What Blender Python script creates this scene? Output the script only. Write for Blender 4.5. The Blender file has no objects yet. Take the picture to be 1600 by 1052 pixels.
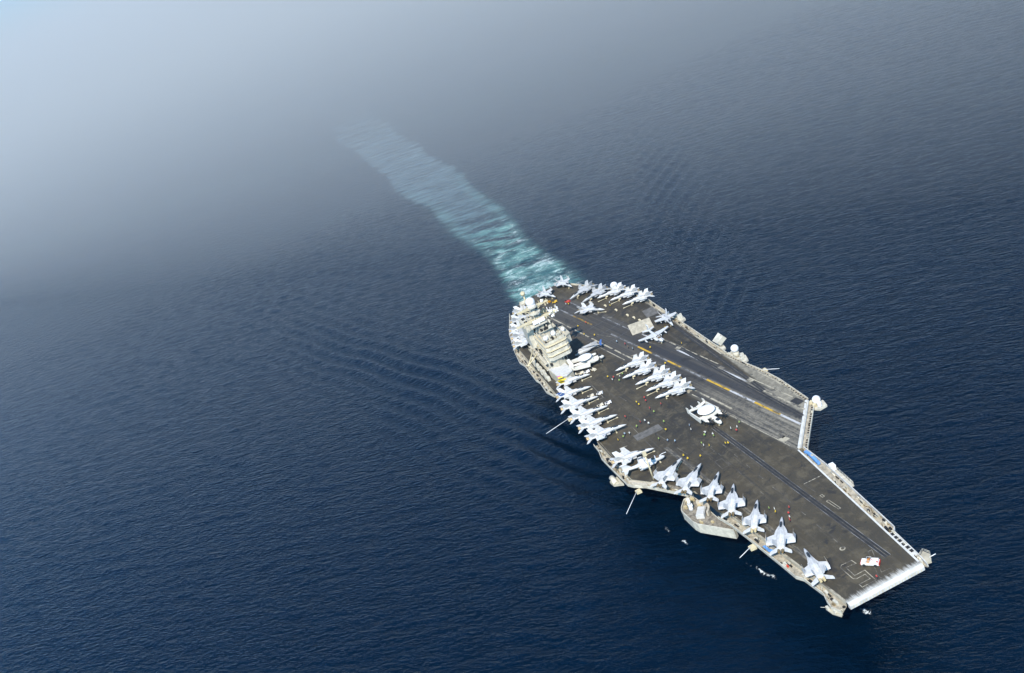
import bpy, math, random
import numpy as np
from mathutils import Vector, Matrix

random.seed(7)
rng = np.random.default_rng(11)
scene = bpy.context.scene
COL = scene.collection
R = math.radians
DECK = 19.5                       # flight deck height above the water

# ------------------------------------------------------------------ camera
cam_d = bpy.data.cameras.new("camera")
cam_d.sensor_width = 36.0
cam_d.lens = 35.28
cam_d.clip_start = 1.0
cam_d.clip_end = 60000.0
cam = bpy.data.objects.new("camera", cam_d)
COL.objects.link(cam)
r_ = Vector((0.26959, 0.89636, -0.35193))
u_ = Vector((-0.30846, 0.42659, 0.85022))
f_ = Vector((-0.91223, 0.12066, -0.39150))
cam.matrix_world = Matrix(((r_.x, u_.x, -f_.x, 214.68),
                           (r_.y, u_.y, -f_.y, -101.63),
                           (r_.z, u_.z, -f_.z, 213.07 + DECK),
                           (0, 0, 0, 1)))
scene.camera = cam

# ------------------------------------------------------------------ sky, sun, exposure
SUN_AZ = -28.0                    # degrees from the bow direction (+x), towards starboard
SUN_EL = 46.0
world = bpy.data.worlds.new("World")
scene.world = world
world.use_nodes = True
wn = world.node_tree
wn.nodes.clear()
sky = wn.nodes.new("ShaderNodeTexSky")
sky.sky_type = 'NISHITA'
sky.sun_disc = False
sky.sun_elevation = R(SUN_EL)
sky.sun_rotation = R(90.0 - SUN_AZ)
sky.altitude = 0.0
sky.air_density = 1.0
sky.dust_density = 1.6
sky.ozone_density = 5.0
bg = wn.nodes.new("ShaderNodeBackground")
bg.inputs[1].default_value = 0.135
wo = wn.nodes.new("ShaderNodeOutputWorld")
tint = wn.nodes.new("ShaderNodeMix")            # cool white balance of the whole sky
tint.data_type = 'RGBA'; tint.blend_type = 'MULTIPLY'
tint.inputs[0].default_value = 1.0
tint.inputs[7].default_value = (0.48, 0.97, 1.28, 1.0)
wn.links.new(sky.outputs[0], tint.inputs[6])
wn.links.new(tint.outputs[2], bg.inputs[0])
wn.links.new(bg.outputs[0], wo.inputs[0])

sun_d = bpy.data.lights.new("sun", 'SUN')
sun_d.energy = 4.6
sun_d.angle = R(0.53)
sun_d.color = (1.0, 0.93, 0.82)
sun = bpy.data.objects.new("sun", sun_d)
COL.objects.link(sun)
sd = Vector((math.cos(R(SUN_EL)) * math.cos(R(SUN_AZ)), math.cos(R(SUN_EL)) * math.sin(R(SUN_AZ)), math.sin(R(SUN_EL))))
sun.rotation_euler = sd.to_track_quat('Z', 'Y').to_euler()
sun.location = sd * 500

scene.view_settings.view_transform = 'Standard'
scene.view_settings.look = 'None'
scene.view_settings.exposure = 0.35
scene.view_settings.gamma = 1.0
scene.view_settings.use_curve_mapping = False
scene.cycles.max_bounces = 6
scene.cycles.volume_bounces = 1
scene.cycles.diffuse_bounces = 2
scene.cycles.glossy_bounces = 3
scene.cycles.transparent_max_bounces = 6

# ------------------------------------------------------------------ node helper
class NT:
    def __init__(s, name):
        s.m = bpy.data.materials.new(name)
        s.m.use_nodes = True
        s.t = s.m.node_tree
        s.t.nodes.clear()
        s.out = s.t.nodes.new("ShaderNodeOutputMaterial")
    def n(s, typ, **kw):
        nd = s.t.nodes.new(typ)
        for k, v in kw.items():
            setattr(nd, k, v)
        return nd
    def put(s, sock, v):
        if v is None:
            return
        if hasattr(v, 'is_linked') or isinstance(v, bpy.types.NodeSocket):
            s.t.links.new(v, sock)
        else:
            sock.default_value = v
    def math(s, op, a, b=None, c=None, clamp=False):
        nd = s.n("ShaderNodeMath", operation=op, use_clamp=clamp)
        s.put(nd.inputs[0], a); s.put(nd.inputs[1], b); s.put(nd.inputs[2], c)
        return nd.outputs[0]
    def sm(s, x, a, b):
        """smoothstep a..b (b may be below a)"""
        nd = s.n("ShaderNodeMapRange", interpolation_type='SMOOTHSTEP')
        s.put(nd.inputs[0], x)
        if a <= b:
            v = (a, b, 0.0, 1.0)
        else:
            v = (b, a, 1.0, 0.0)
        for i, q in enumerate(v):
            nd.inputs[i + 1].default_value = q
        return nd.outputs[0]
    def mix(s, f, a, b, blend='MIX'):
        nd = s.n("ShaderNodeMix", data_type='RGBA', blend_type=blend)
        s.put(nd.inputs[0], f)
        for i, v in ((6, a), (7, b)):
            if isinstance(v, tuple):
                nd.inputs[i].default_value = (v[0], v[1], v[2], 1.0)
            else:
                s.t.links.new(v, nd.inputs[i])
        return nd.outputs[2]
    def coord(s, which="Object"):
        return s.n("ShaderNodeTexCoord").outputs[which]
    def mapping(s, vec, loc=(0, 0, 0), rot=(0, 0, 0), scale=(1, 1, 1)):
        """turn first, then stretch along the turned axes"""
        if any(rot) and tuple(scale) != (1, 1, 1):
            vec = s.mapping(vec, rot=rot)
            rot = (0, 0, 0)
        nd = s.n("ShaderNodeMapping")
        s.put(nd.inputs[0], vec)
        nd.inputs[1].default_value = loc
        nd.inputs[2].default_value = rot
        nd.inputs[3].default_value = scale
        return nd.outputs[0]
    def noise(s, vec, scale=1.0, detail=3.0, rough=0.55, dist=0.0):
        nd = s.n("ShaderNodeTexNoise")
        s.put(nd.inputs["Vector"], vec)
        nd.inputs["Scale"].default_value = scale
        nd.inputs["Detail"].default_value = detail
        nd.inputs["Roughness"].default_value = rough
        nd.inputs["Distortion"].default_value = dist
        return nd.outputs[0]
    def attr(s, name):
        return s.n("ShaderNodeAttribute", attribute_name=name).outputs["Fac"]
    def bsdf(s, color, rough=0.6, metal=0.0, normal=None, **kw):
        nd = s.n("ShaderNodeBsdfPrincipled")
        if isinstance(color, tuple):
            nd.inputs["Base Color"].default_value = (color[0], color[1], color[2], 1.0)
        else:
            s.t.links.new(color, nd.inputs["Base Color"])
        s.put(nd.inputs["Roughness"], rough)
        s.put(nd.inputs["Metallic"], metal)
        if normal is not None:
            s.t.links.new(normal, nd.inputs["Normal"])
        for k, v in kw.items():
            s.put(nd.inputs[k.replace('_', ' ')], v)
        s.t.links.new(nd.outputs[0], s.out.inputs[0])
        return nd

def paint(name, col, rough=0.55, var=0.18, scale=0.6, dirt=(0.10, 0.085, 0.06), dirt_amt=0.25, metal=0.0, streak=(1, 1, 1)):
    """weathered paint: broad tone variation, small dirt patches"""
    t = NT(name)
    co = t.mapping(t.coord(), scale=streak)
    a = t.noise(co, scale, 4, 0.6)
    b = t.noise(co, scale * 5.3, 3, 0.6)
    lo = tuple(c * (1 - var) for c in col)
    hi = tuple(min(1, c * (1 + var * 0.6)) for c in col)
    c = t.mix(t.sm(a, 0.3, 0.7), lo, hi)
    c = t.mix(t.math('MULTIPLY', t.sm(b, 0.58, 0.80), dirt_amt), c, dirt)
    t.bsdf(c, rough, metal)
    return t.m

M = {}
M['ship'] = paint('ship_grey_paint', (0.47, 0.425, 0.325), 0.6, 0.22, 0.35, (0.20, 0.13, 0.07), 0.45)
M['ship_light'] = paint('pale_ship_paint', (0.57, 0.53, 0.43), 0.55, 0.22, 0.5, (0.20, 0.13, 0.07), 0.5)
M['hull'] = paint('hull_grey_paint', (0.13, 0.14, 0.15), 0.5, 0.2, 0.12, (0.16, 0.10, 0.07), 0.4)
M['catwalk'] = paint('catwalk_paint', (0.40, 0.35, 0.265), 0.7, 0.35, 0.8, (0.05, 0.04, 0.03), 0.7)
M['bow_white'] = paint('white_edge_paint', (0.60, 0.585, 0.54), 0.6, 0.18, 0.5, (0.30, 0.21, 0.12), 0.5)
def worn(name, col, holes, scale=0.9):
    """deck paint with the dark nonskid showing through in patches"""
    t = NT(name)
    co = t.coord()
    a = t.noise(t.mapping(co, rot=(0, 0, R(-9)), scale=(0.35, 1, 1)), scale, 5, 0.7)
    b = t.noise(co, 0.12, 2, 0.5)
    f = t.sm(t.math('MULTIPLY_ADD', b, 0.5, a), 0.98 - holes, 0.78 - holes)
    c = t.mix(t.math('MULTIPLY_ADD', f, 0.85, 0.1), (0.055, 0.050, 0.044), col)
    t.bsdf(c, 0.75)
    return t.m
M['line'] = worn('worn_cream_line_paint', (0.42, 0.37, 0.27), 0.10)
M['line_new'] = worn('cream_line_paint', (0.55, 0.50, 0.38), 0.0)
M['line_faded'] = worn('faded_white_line_paint', (0.26, 0.255, 0.25), 0.14)
M['line_white'] = worn('worn_white_line_paint', (0.50, 0.49, 0.48), 0.06)
M['line_yellow'] = worn('worn_yellow_line_paint', (0.55, 0.33, 0.025), 0.04)
M['line_dim'] = worn('dim_line_paint', (0.20, 0.175, 0.13), 0.16)
M['yellow_dim'] = worn('faded_yellow_line_paint', (0.28, 0.17, 0.03), 0.14)
M['track'] = paint('dark_rubber_track', (0.032, 0.029, 0.026), 0.65, 0.4, 0.5, (0.075, 0.065, 0.05), 0.6)
M['steel'] = paint('bare_steel', (0.20, 0.20, 0.21), 0.35, 0.25, 0.8, (0.05, 0.05, 0.05), 0.5, 0.6)
M['jbd'] = paint('blast_panel_steel', (0.36, 0.32, 0.245), 0.7, 0.3, 0.5, (0.08, 0.07, 0.05), 0.6)
M['jbd_flat'] = paint('flat_blast_panel_steel', (0.13, 0.12, 0.105), 0.7, 0.35, 0.5, (0.05, 0.045, 0.04), 0.6)
M['dome'] = paint('radome_white', (0.80, 0.79, 0.77), 0.35, 0.05, 0.4, (0.5, 0.46, 0.4), 0.2)
M['dark'] = paint('dark_recess', (0.015, 0.014, 0.013), 0.8, 0.3, 1.0)
M['glass'] = paint('dark_window_glass', (0.02, 0.025, 0.03), 0.12, 0.2, 0.6, (0.05, 0.05, 0.05), 0.2)
M['jet'] = paint('pale_grey_jet_paint', (0.57, 0.565, 0.55), 0.45, 0.2, 0.5, (0.24, 0.23, 0.21), 0.5)
M['jet2'] = paint('grey_jet_paint', (0.47, 0.47, 0.465), 0.45, 0.2, 0.5, (0.24, 0.23, 0.21), 0.4)
M['prowl'] = paint('warm_grey_jet_paint', (0.57, 0.57, 0.56), 0.45, 0.12, 0.35, (0.24, 0.22, 0.19), 0.4)
M['hawk'] = paint('cream_white_plane_paint', (0.68, 0.65, 0.57), 0.42, 0.07, 0.35, (0.35, 0.30, 0.22), 0.3)
M['canopy'] = paint('tinted_canopy_glass', (0.03, 0.035, 0.04), 0.1, 0.3, 0.9, (0.2, 0.2, 0.2), 0.2)
M['canopy_gold'] = paint('gold_tinted_canopy_glass', (0.13, 0.085, 0.045), 0.12, 0.3, 0.9, (0.3, 0.25, 0.2), 0.2)
M['nozzle'] = paint('heat_stained_nozzle', (0.30, 0.225, 0.12), 0.4, 0.35, 1.2, (0.05, 0.04, 0.03), 0.5, 0.5)
M['nozzle_cover'] = paint('tan_nozzle_cover', (0.55, 0.44, 0.24), 0.7, 0.2, 1.2, (0.2, 0.12, 0.05), 0.4)
M['rail'] = paint('tan_missile_rail', (0.36, 0.30, 0.22), 0.5, 0.2, 1.0)
M['tow'] = paint('cream_tow_bar', (0.62, 0.53, 0.34), 0.5, 0.15, 1.0, (0.3, 0.18, 0.08), 0.4)
M['tyre'] = paint('black_rubber', (0.02, 0.02, 0.02), 0.8, 0.2, 2.0)
M['tan_cover'] = paint('tan_canvas', (0.50, 0.44, 0.34), 0.85, 0.2, 0.8, (0.25, 0.2, 0.12), 0.4)
M['canvas'] = paint('pale_grey_canvas', (0.56, 0.54, 0.50), 0.85, 0.12, 0.7, (0.3, 0.26, 0.2), 0.3)
M['blue_tarp'] = paint('blue_tarpaulin', (0.13, 0.31, 0.62), 0.6, 0.3, 1.2, (0.5, 0.6, 0.75), 0.5)
M['red'] = paint('red_paint', (0.58, 0.06, 0.035), 0.5, 0.2, 1.2)
M['orange'] = paint('orange_seat', (0.55, 0.22, 0.05), 0.6, 0.2, 1.2)
M['white'] = paint('white_vehicle_paint', (0.78, 0.76, 0.72), 0.45, 0.08, 0.9, (0.4, 0.3, 0.2), 0.2)
M['cream'] = paint('cream_vehicle_paint', (0.68, 0.60, 0.45), 0.5, 0.15, 0.9, (0.3, 0.2, 0.1), 0.3)
M['yellow'] = paint('yellow_vehicle_paint', (0.62, 0.38, 0.03), 0.5, 0.2, 0.9)
M['orange_y'] = paint('amber_vehicle_paint', (0.50, 0.24, 0.02), 0.5, 0.2, 0.9)
M['blue_fin'] = paint('blue_fin_paint', (0.07, 0.15, 0.38), 0.45, 0.15, 0.6)
M['yellow_fin'] = paint('yellow_fin_paint', (0.70, 0.52, 0.02), 0.5, 0.15, 0.6)
M['black'] = paint('black_paint', (0.02, 0.02, 0.022), 0.5, 0.2, 0.6)
M['magenta'] = paint('magenta_paint', (0.55, 0.06, 0.25), 0.5, 0.15, 0.6)
M['trousers'] = paint('navy_trousers', (0.018, 0.022, 0.04), 0.8, 0.2, 2.0)
M['skin'] = paint('skin', (0.33, 0.19, 0.12), 0.6, 0.1, 2.0)
for nm, c in (('y', (0.72, 0.50, 0.02)), ('r', (0.50, 0.05, 0.045)), ('w', (0.72, 0.72, 0.66)),
              ('g', (0.28, 0.42, 0.10)), ('b', (0.30, 0.40, 0.48)), ('n', (0.20, 0.11, 0.05))):
    M['jersey_' + nm] = paint('jersey_cloth_' + {'y': 'yellow', 'r': 'red', 'w': 'white', 'g': 'green', 'b': 'blue', 'n': 'brown'}[nm], c, 0.8, 0.12, 2.5)

# ------------------------------------------------------------------ mesh builder
class MB:
    def __init__(s, ox=0.0, oy=0.0, oz=0.0):
        s.v = []; s.f = []; s.mi = []; s.sm = []
        s.o = (ox, oy, oz); s.cur = 0
    def add(s, vs, fs, smooth=False):
        b = len(s.v)
        s.v += [(x + s.o[0], y + s.o[1], z + s.o[2]) for x, y, z in vs]
        for f in fs:
            s.f.append(tuple(b + i for i in f)); s.mi.append(s.cur); s.sm.append(smooth)
        return s
    def box(s, c, size, rz=0.0, ry=0.0, taper=1.0):
        hx, hy, hz = size[0] / 2, size[1] / 2, size[2] / 2
        vs = []
        for sz in (-1, 1):
            k = taper if sz > 0 else 1.0
            for sx, sy in ((-1, -1), (1, -1), (1, 1), (-1, 1)):
                x, y, z = sx * hx * k, sy * hy * k, sz * hz
                x, z = x * math.cos(ry) + z * math.sin(ry), -x * math.sin(ry) + z * math.cos(ry)
                x, y = x * math.cos(rz) - y * math.sin(rz), x * math.sin(rz) + y * math.cos(rz)
                vs.append((c[0] + x, c[1] + y, c[2] + z))
        return s.add(vs, [(3, 2, 1, 0), (4, 5, 6, 7), (0, 1, 5, 4), (1, 2, 6, 5), (2, 3, 7, 6), (3, 0, 4, 7)])
    def prism(s, poly, z0, z1):
        """poly: (x, y) counter-clockwise; z0/z1 numbers or per-vertex lists"""
        n = len(poly)
        a = 0.5 * sum(poly[i][0] * poly[(i + 1) % n][1] - poly[(i + 1) % n][0] * poly[i][1] for i in range(n))
        if a < 0:
            poly = poly[::-1]
            if not isinstance(z0, (int, float)): z0 = z0[::-1]
            if not isinstance(z1, (int, float)): z1 = z1[::-1]
        zl = [z0] * n if isinstance(z0, (int, float)) else z0
        zh = [z1] * n if isinstance(z1, (int, float)) else z1
        vs = [(p[0], p[1], zl[i]) for i, p in enumerate(poly)] + [(p[0], p[1], zh[i]) for i, p in enumerate(poly)]
        fs = [tuple(range(n - 1, -1, -1)), tuple(range(n, 2 * n))]
        fs += [(i, (i + 1) % n, n + (i + 1) % n, n + i) for i in range(n)]
        return s.add(vs, fs)
    def slab(s, pts, thick):
        """a plate through 3-D points, thickened along its own normal"""
        P = [Vector(p) for p in pts]
        nrm = Vector((0, 0, 0))
        for i in range(len(P)):
            nrm += P[i].cross(P[(i + 1) % len(P)])
        nrm.normalize()
        n = len(P)
        vs = [tuple(p + nrm * thick / 2) for p in P] + [tuple(p - nrm * thick / 2) for p in P]
        fs = [tuple(range(n)), tuple(range(2 * n - 1, n - 1, -1))]
        fs += [((i + 1) % n, i, n + i, n + (i + 1) % n) for i in range(n)]
        return s.add(vs, fs)
    def tube(s, p0, p1, r0, r1=None, n=8, caps=True, smooth=True):
        r1 = r0 if r1 is None else r1
        a, b = Vector(p0), Vector(p1)
        d = (b - a)
        if d.length < 1e-6: return s
        d.normalize()
        e = d.orthogonal().normalized(); g = d.cross(e)
        vs = []
        for c, r in ((a, r0), (b, r1)):
            for i in range(n):
                t = 2 * math.pi * i / n
                vs.append(tuple(c + (e * math.cos(t) + g * math.sin(t)) * r))
        s.add(vs, [(i, (i + 1) % n, n + (i + 1) % n, n + i) for i in range(n)], smooth)
        if caps:
            k = len(s.v) - 2 * n
            for f in (tuple(k + i for i in range(n - 1, -1, -1)), tuple(k + n + i for i in range(n))):
                s.f.append(f); s.mi.append(s.cur); s.sm.append(False)
        return s
    def path(s, pts, r, n=5):
        for a, b in zip(pts, pts[1:]):
            s.tube(a, b, r, n=n)
        return s
    def loft(s, secs, n=14, expo=2.0, axis='-x', caps=True, yc=0.0):
        """secs: (station, z-centre, half width, half height); stations run from the nose (0) aft along -x"""
        vs = []
        for q in secs:
            st, zc, hw, hh = q[:4]
            e = q[4] if len(q) > 4 else expo
            for i in range(n):
                t = 2 * math.pi * i / n
                c_, s_ = math.cos(t), math.sin(t)
                y = hw * math.copysign(abs(c_) ** (2 / e), c_)
                z = hh * math.copysign(abs(s_) ** (2 / e), s_)
                vs.append((-st, yc + y, zc + z))
        m = len(secs)
        fs = []
        for k in range(m - 1):
            for i in range(n):
                j = (i + 1) % n
                fs.append((k * n + j, k * n + i, (k + 1) * n + i, (k + 1) * n + j))
        s.add(vs, fs, True)
        if caps:
            k = len(s.v) - m * n
            s.f.append(tuple(k + i for i in range(n))); s.mi.append(s.cur); s.sm.append(False)
            k += (m - 1) * n
            s.f.append(tuple(k + i for i in range(n - 1, -1, -1))); s.mi.append(s.cur); s.sm.append(False)
        return s
    def ball(s, c, r, nu=16, nv=10, sz=1.0):
        vs = [(c[0], c[1], c[2] - r * sz)]
        for j in range(1, nv):
            p = -math.pi / 2 + math.pi * j / nv
            for i in range(nu):
                t = 2 * math.pi * i / nu
                vs.append((c[0] + r * math.cos(p) * math.cos(t), c[1] + r * math.cos(p) * math.sin(t), c[2] + r * sz * math.sin(p)))
        vs.append((c[0], c[1], c[2] + r * sz))
        top = len(vs) - 1
        fs = [(0, 1 + (i + 1) % nu, 1 + i) for i in range(nu)]
        for j in range(nv - 2):
            for i in range(nu):
                a = 1 + j * nu
                fs.append((a + i, a + (i + 1) % nu, a + nu + (i + 1) % nu, a + nu + i))
        a = 1 + (nv - 2) * nu
        fs += [(a + i, a + (i + 1) % nu, top) for i in range(nu)]
        return s.add(vs, fs, True)
    def mesh(s, name, mats):
        me = bpy.data.meshes.new(name)
        me.from_pydata(s.v, [], s.f)
        for m in mats: me.materials.append(m)
        me.polygons.foreach_set('material_index', s.mi)
        me.polygons.foreach_set('use_smooth', s.sm)
        me.update()
        return me
    def build(s, name, mats, parent=None, **props):
        if not isinstance(mats, (list, tuple)): mats = [mats]
        o = bpy.data.objects.new(name, s.mesh(name, mats))
        COL.objects.link(o)
        if parent is not None: o.parent = parent
        for k, v in props.items(): o[k] = v
        return o

def tag(o, label=None, cat=None, group=None, kind=None):
    for k, v in (('label', label), ('category', cat), ('group', group), ('kind', kind)):
        if v: o[k] = v
    return o
def thing(name, loc=(0, 0, 0), rz=0.0, **kw):
    o = bpy.data.objects.new(name, None)
    o.empty_display_size = 0.5
    COL.objects.link(o)
    o.location = loc
    o.rotation_euler = (0, 0, rz)
    return tag(o, **kw)
def copy_tree(o, parent=None, inc=None):
    c = o.copy()
    COL.objects.link(c)
    if parent is not None: c.parent = parent
    for ch in list(o.children): copy_tree(ch, c)
    return c
# ================================================================== the sea
def smooth(x, a, b):
    t = np.clip((x - a) / (b - a), 0, 1)
    return t * t * (3 - 2 * t)

def axis_lines(lo, hi, step, far):
    core = np.arange(lo, hi + 0.1, step)
    g = []; d = step; p = hi
    while p < far:
        d *= 1.075; p += d; g.append(p)
    h = []; d = step; p = lo
    while p > -far:
        d *= 1.075; p -= d; h.append(p)
    return np.concatenate([np.array(h[::-1]), core, np.array(g)])

FAR = 21000.0
gx = axis_lines(-760, 70, 2.0, FAR)
gy = axis_lines(-400, 520, 2.0, FAR)
X, Y = np.meshgrid(gx, gy, indexing='ij')
X = X.astype(np.float64); Y = Y.astype(np.float64)
near = smooth(X, -900, -600) * (1 - smooth(X, 70, 140)) * smooth(Y, -520, -380) * (1 - smooth(Y, 500, 640))

# wind sea: many short-crested wave trains running roughly along one direction
Z = np.zeros_like(X)
for i in range(46):
    L = 6.0 * (3.2 ** rng.random())
    a = R(150 + rng.normal(0, 20))
    k = 2 * math.pi / L
    amp = 0.0125 * L / (2 * math.pi) * (1.25 if L < 10 else 0.6)
    Z += amp * np.sin(k * (X * math.cos(a) + Y * math.sin(a)) + rng.random() * 6.283 +
                      0.9 * np.sin(X * rng.normal(0, 0.012) + Y * rng.normal(0, 0.012) + rng.random() * 6.283))
# slow groups so that the pattern does not repeat evenly
grp = 0.75 + 0.35 * np.sin(X * 0.011 + 1.3 * np.sin(Y * 0.007)) * np.sin(Y * 0.013 + 1.1 * np.sin(X * 0.009))
Z *= grp

# the ship's own diverging waves on both sides
mod = 0.62 + 0.38 * np.sin(X * 0.034 + 1.4 * np.sin(Y * 0.041)) * np.sin(Y * 0.057 + 1.2 * np.sin(X * 0.027))
ps = np.exp(-((Y + 66 - (X + 230) * 0.27) / 33.0) ** 2) * smooth(X, -680, -400) * (1 - smooth(X, -190, -95)) * mod
a = R(21 + 90)
ph = (X * math.cos(a) + Y * math.sin(a)) * 2 * math.pi / 10.4 + 0.9 * np.sin(X * 0.024) + 0.7 * np.sin(X * 0.051 + Y * .06) + 0.8 * np.sin(Y * 0.031 - X * .012)
Z += 0.95 * ps * np.sin(ph)
pp = np.exp(-((Y - 92 + (X + 310) * 0.30) / 24.0) ** 2) * smooth(X, -720, -420) * (1 - smooth(X, -260, -165)) * mod
a = R(139 + 90)
ph = (X * math.cos(a) + Y * math.sin(a)) * 2 * math.pi / 11.5 + 0.9 * np.sin(Y * 0.04) + 0.8 * np.sin(X * 0.045 + Y * .03)
Z += 0.80 * pp * np.sin(ph)

# the wake: churned water straight astern, then a smooth pale slick
s_ = -322.0 - X
mid = 4.0 + 5.0 * np.sin(s_ * 0.006 + 0.5) + 9.0 * np.sin(s_ * 0.0024) - 10.0 * smooth(s_, 600, 1100)
wid = 16.5 + 0.022 * np.clip(s_, 0, 900) + 2.5 * np.sin(s_ * 0.031) + 1.8 * np.sin(s_ * 0.013 + 2)
edge = np.abs(Y - mid) / wid
band = 1 - smooth(edge, 0.68, 1.22)
aft = smooth(s_, -30, 0)
band3 = 1 - smooth(edge, 0.55, 1.30)
churn = band3 * aft * (1 - smooth(s_, 40, 340))
band2 = 1 - smooth(edge, 0.70, 1.30)
slick = band2 * aft * smooth(s_, 90, 330) * (1 - smooth(s_, 380, 1500))
rim = np.exp(-((edge - 0.82) / 0.25) ** 2) * aft * (1 - smooth(s_, 150, 560))
Z *= (1 - 0.35 * np.clip(slick + churn, 0, 1))
Z += churn * 0.22 * (np.sin(X * 0.9 + 2 * np.sin(Y * 0.35)) * np.sin(Y * 0.55 + 1.7 * np.sin(X * 0.21)))
Z *= near

foam = np.zeros_like(X)
for (fx, fy, lx, ly, st) in ((-83.5, -32.0, 3.0, 1.3, 1.0), (-91, -36.5, 2.2, 1.6, 0.8), (-95, -33.5, 4.5, 1.6, 0.85), (-103, -31.5, 2.2, 1.4, 0.6),
                             (-50.5, -18.3, 5.0, 1.2, 1.0), (-45.5, -16.4, 3.2, 1.3, 0.95), (-57.0, -19.6, 3.0, 1.1, 0.8), (-63.5, -22.5, 2.0, 1.0, 0.5),
                             (-13.0, -2.0, 3.0, 2.0, 1.0), (-17.5, -4.5, 4.0, 1.2, 0.7), (-70, -25.5, 4.0, 0.9, .6), (-120, -42, 2.0, 1.0, .5), (-112, -34, 3, .9, .5),
                             (-150, -57, 1.6, 1.0, 0.4), (-152, -62, 1.5, 0.9, 0.4), (-135, -50, 1.6, 0.9, 0.45), (-215, -52, 1.8, 0.8, 0.3)):
    foam = np.maximum(foam, st * np.exp(-((X - fx) / lx) ** 2 - ((Y - fy) / ly) ** 2))

nx, ny = X.shape
co = np.empty((nx * ny, 3), dtype=np.float32)
co[:, 0] = X.ravel(); co[:, 1] = Y.ravel(); co[:, 2] = Z.ravel()
I, J = np.meshgrid(np.arange(nx - 1), np.arange(ny - 1), indexing='ij')
b = (I * ny + J).ravel()
quads = np.stack([b, b + ny, b + ny + 1, b + 1], 1).astype(np.int32)
wm = bpy.data.meshes.new("sea")
wm.vertices.add(nx * ny)
wm.vertices.foreach_set("co", co.ravel())
wm.loops.add(quads.size)
wm.loops.foreach_set("vertex_index", quads.ravel())
wm.polygons.add(len(quads))
wm.polygons.foreach_set("loop_start", np.arange(0, quads.size, 4, dtype=np.int32))
wm.polygons.foreach_set("use_smooth", np.ones(len(quads), dtype=bool))
for nm, arr in (("churn", churn), ("slick", slick), ("rim", rim), ("foam", foam)):
    at = wm.attributes.new(nm, 'FLOAT', 'POINT')
    at.data.foreach_set("value", arr.ravel().astype(np.float32))
wm.update()
wm.validate()
sea = bpy.data.objects.new("sea", wm)
COL.objects.link(sea)
tag(sea, 'dark blue open sea with wind ripples, a turquoise wake and foam', None, None, 'structure')

t = NT('sea_water')
oc = t.coord()
crest = t.mapping(oc, rot=(0, 0, R(-60)), scale=(0.40, 1, 1))       # stretched along the wave crests
n1 = t.noise(crest, 0.20, 3, 0.55)
n1b = t.noise(t.mapping(oc, loc=(31, 7, 0), rot=(0, 0, R(-66)), scale=(0.30, 1, 1)), 0.30, 3, 0.6, 0.4)
n1r = t.math('SUBTRACT', 1.0, t.math('ABSOLUTE', t.math('MULTIPLY_ADD', n1b, 2.0, -1.0)))     # peaked crests
n2 = t.noise(t.mapping(oc, rot=(0, 0, R(-50)), scale=(0.42, 1, 1)), 0.66, 3, 0.62)
n3 = t.noise(oc, 1.9, 2, 0.6)
wind = t.noise(t.mapping(oc, rot=(0, 0, R(-65)), scale=(0.35, 1, 1)), 0.0045, 3, 0.5)     # gusts roughen some lanes
ch, sl, ri, fo = t.attr('churn'), t.attr('slick'), t.attr('rim'), t.attr('foam')
# ragged edges for the wake
rag = t.noise(t.mapping(oc, rot=(0, 0, R(-62)), scale=(0.34, 1, 1)), 0.060, 7, 0.74, 0.5)
sl_r = t.sm(t.math('MULTIPLY_ADD', t.math('SUBTRACT', rag, 0.5), 4.2, sl), 0.05, 1.0)
sl_r = t.math('MULTIPLY', sl_r, t.sm(sl, 0.0, 0.6))
ch_r = t.sm(t.math('MULTIPLY_ADD', t.math('SUBTRACT', rag, 0.5), 3.6, ch), 0.12, 0.95)
ch_r = t.math('MULTIPLY', ch_r, t.sm(ch, 0.0, 0.35))
streak = t.noise(t.mapping(oc, rot=(0, 0, R(-68)), scale=(0.10, 1, 1)), 0.20, 6, 0.72, 0.15)
# foam streaks lie across the wake, with ragged threads
fcoord = t.mapping(oc, rot=(0, 0, R(-64)), scale=(0.62, 1, 1))
fn = t.noise(fcoord, 0.34, 8, 0.74, 1.6)
ridge = t.math('SUBTRACT', 1.0, t.math('ABSOLUTE', t.math('MULTIPLY_ADD', fn, 2.0, -1.0)))
fn2 = t.noise(fcoord, 0.10, 5, 0.65, 0.9)
amount = t.math('ADD', t.math('MULTIPLY', ch, t.math('MULTIPLY_ADD', fn2, 1.5, -0.56)), t.math('MULTIPLY', ri, t.math('MULTIPLY_ADD', fn2, 0.8, -0.36)))
white = t.math('MULTIPLY', t.sm(t.math('MULTIPLY_ADD', amount, 0.40, ridge), 0.99, 1.22), 0.9)
white = t.math('MULTIPLY', white, t.sm(t.math('ADD', ch, ri), 0.03, 0.25))
pn = t.noise(oc, 0.9, 5, 0.7, 1.0)
patch = t.sm(t.math('MULTIPLY_ADD', pn, 1.3, t.math('MULTIPLY_ADD', fo, 1.1, -1.0)), 0.40, 0.66)
patch = t.math('MULTIPLY', patch, t.sm(fo, 0.1, 0.4))
white = t.math('MAXIMUM', white, patch)

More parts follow.
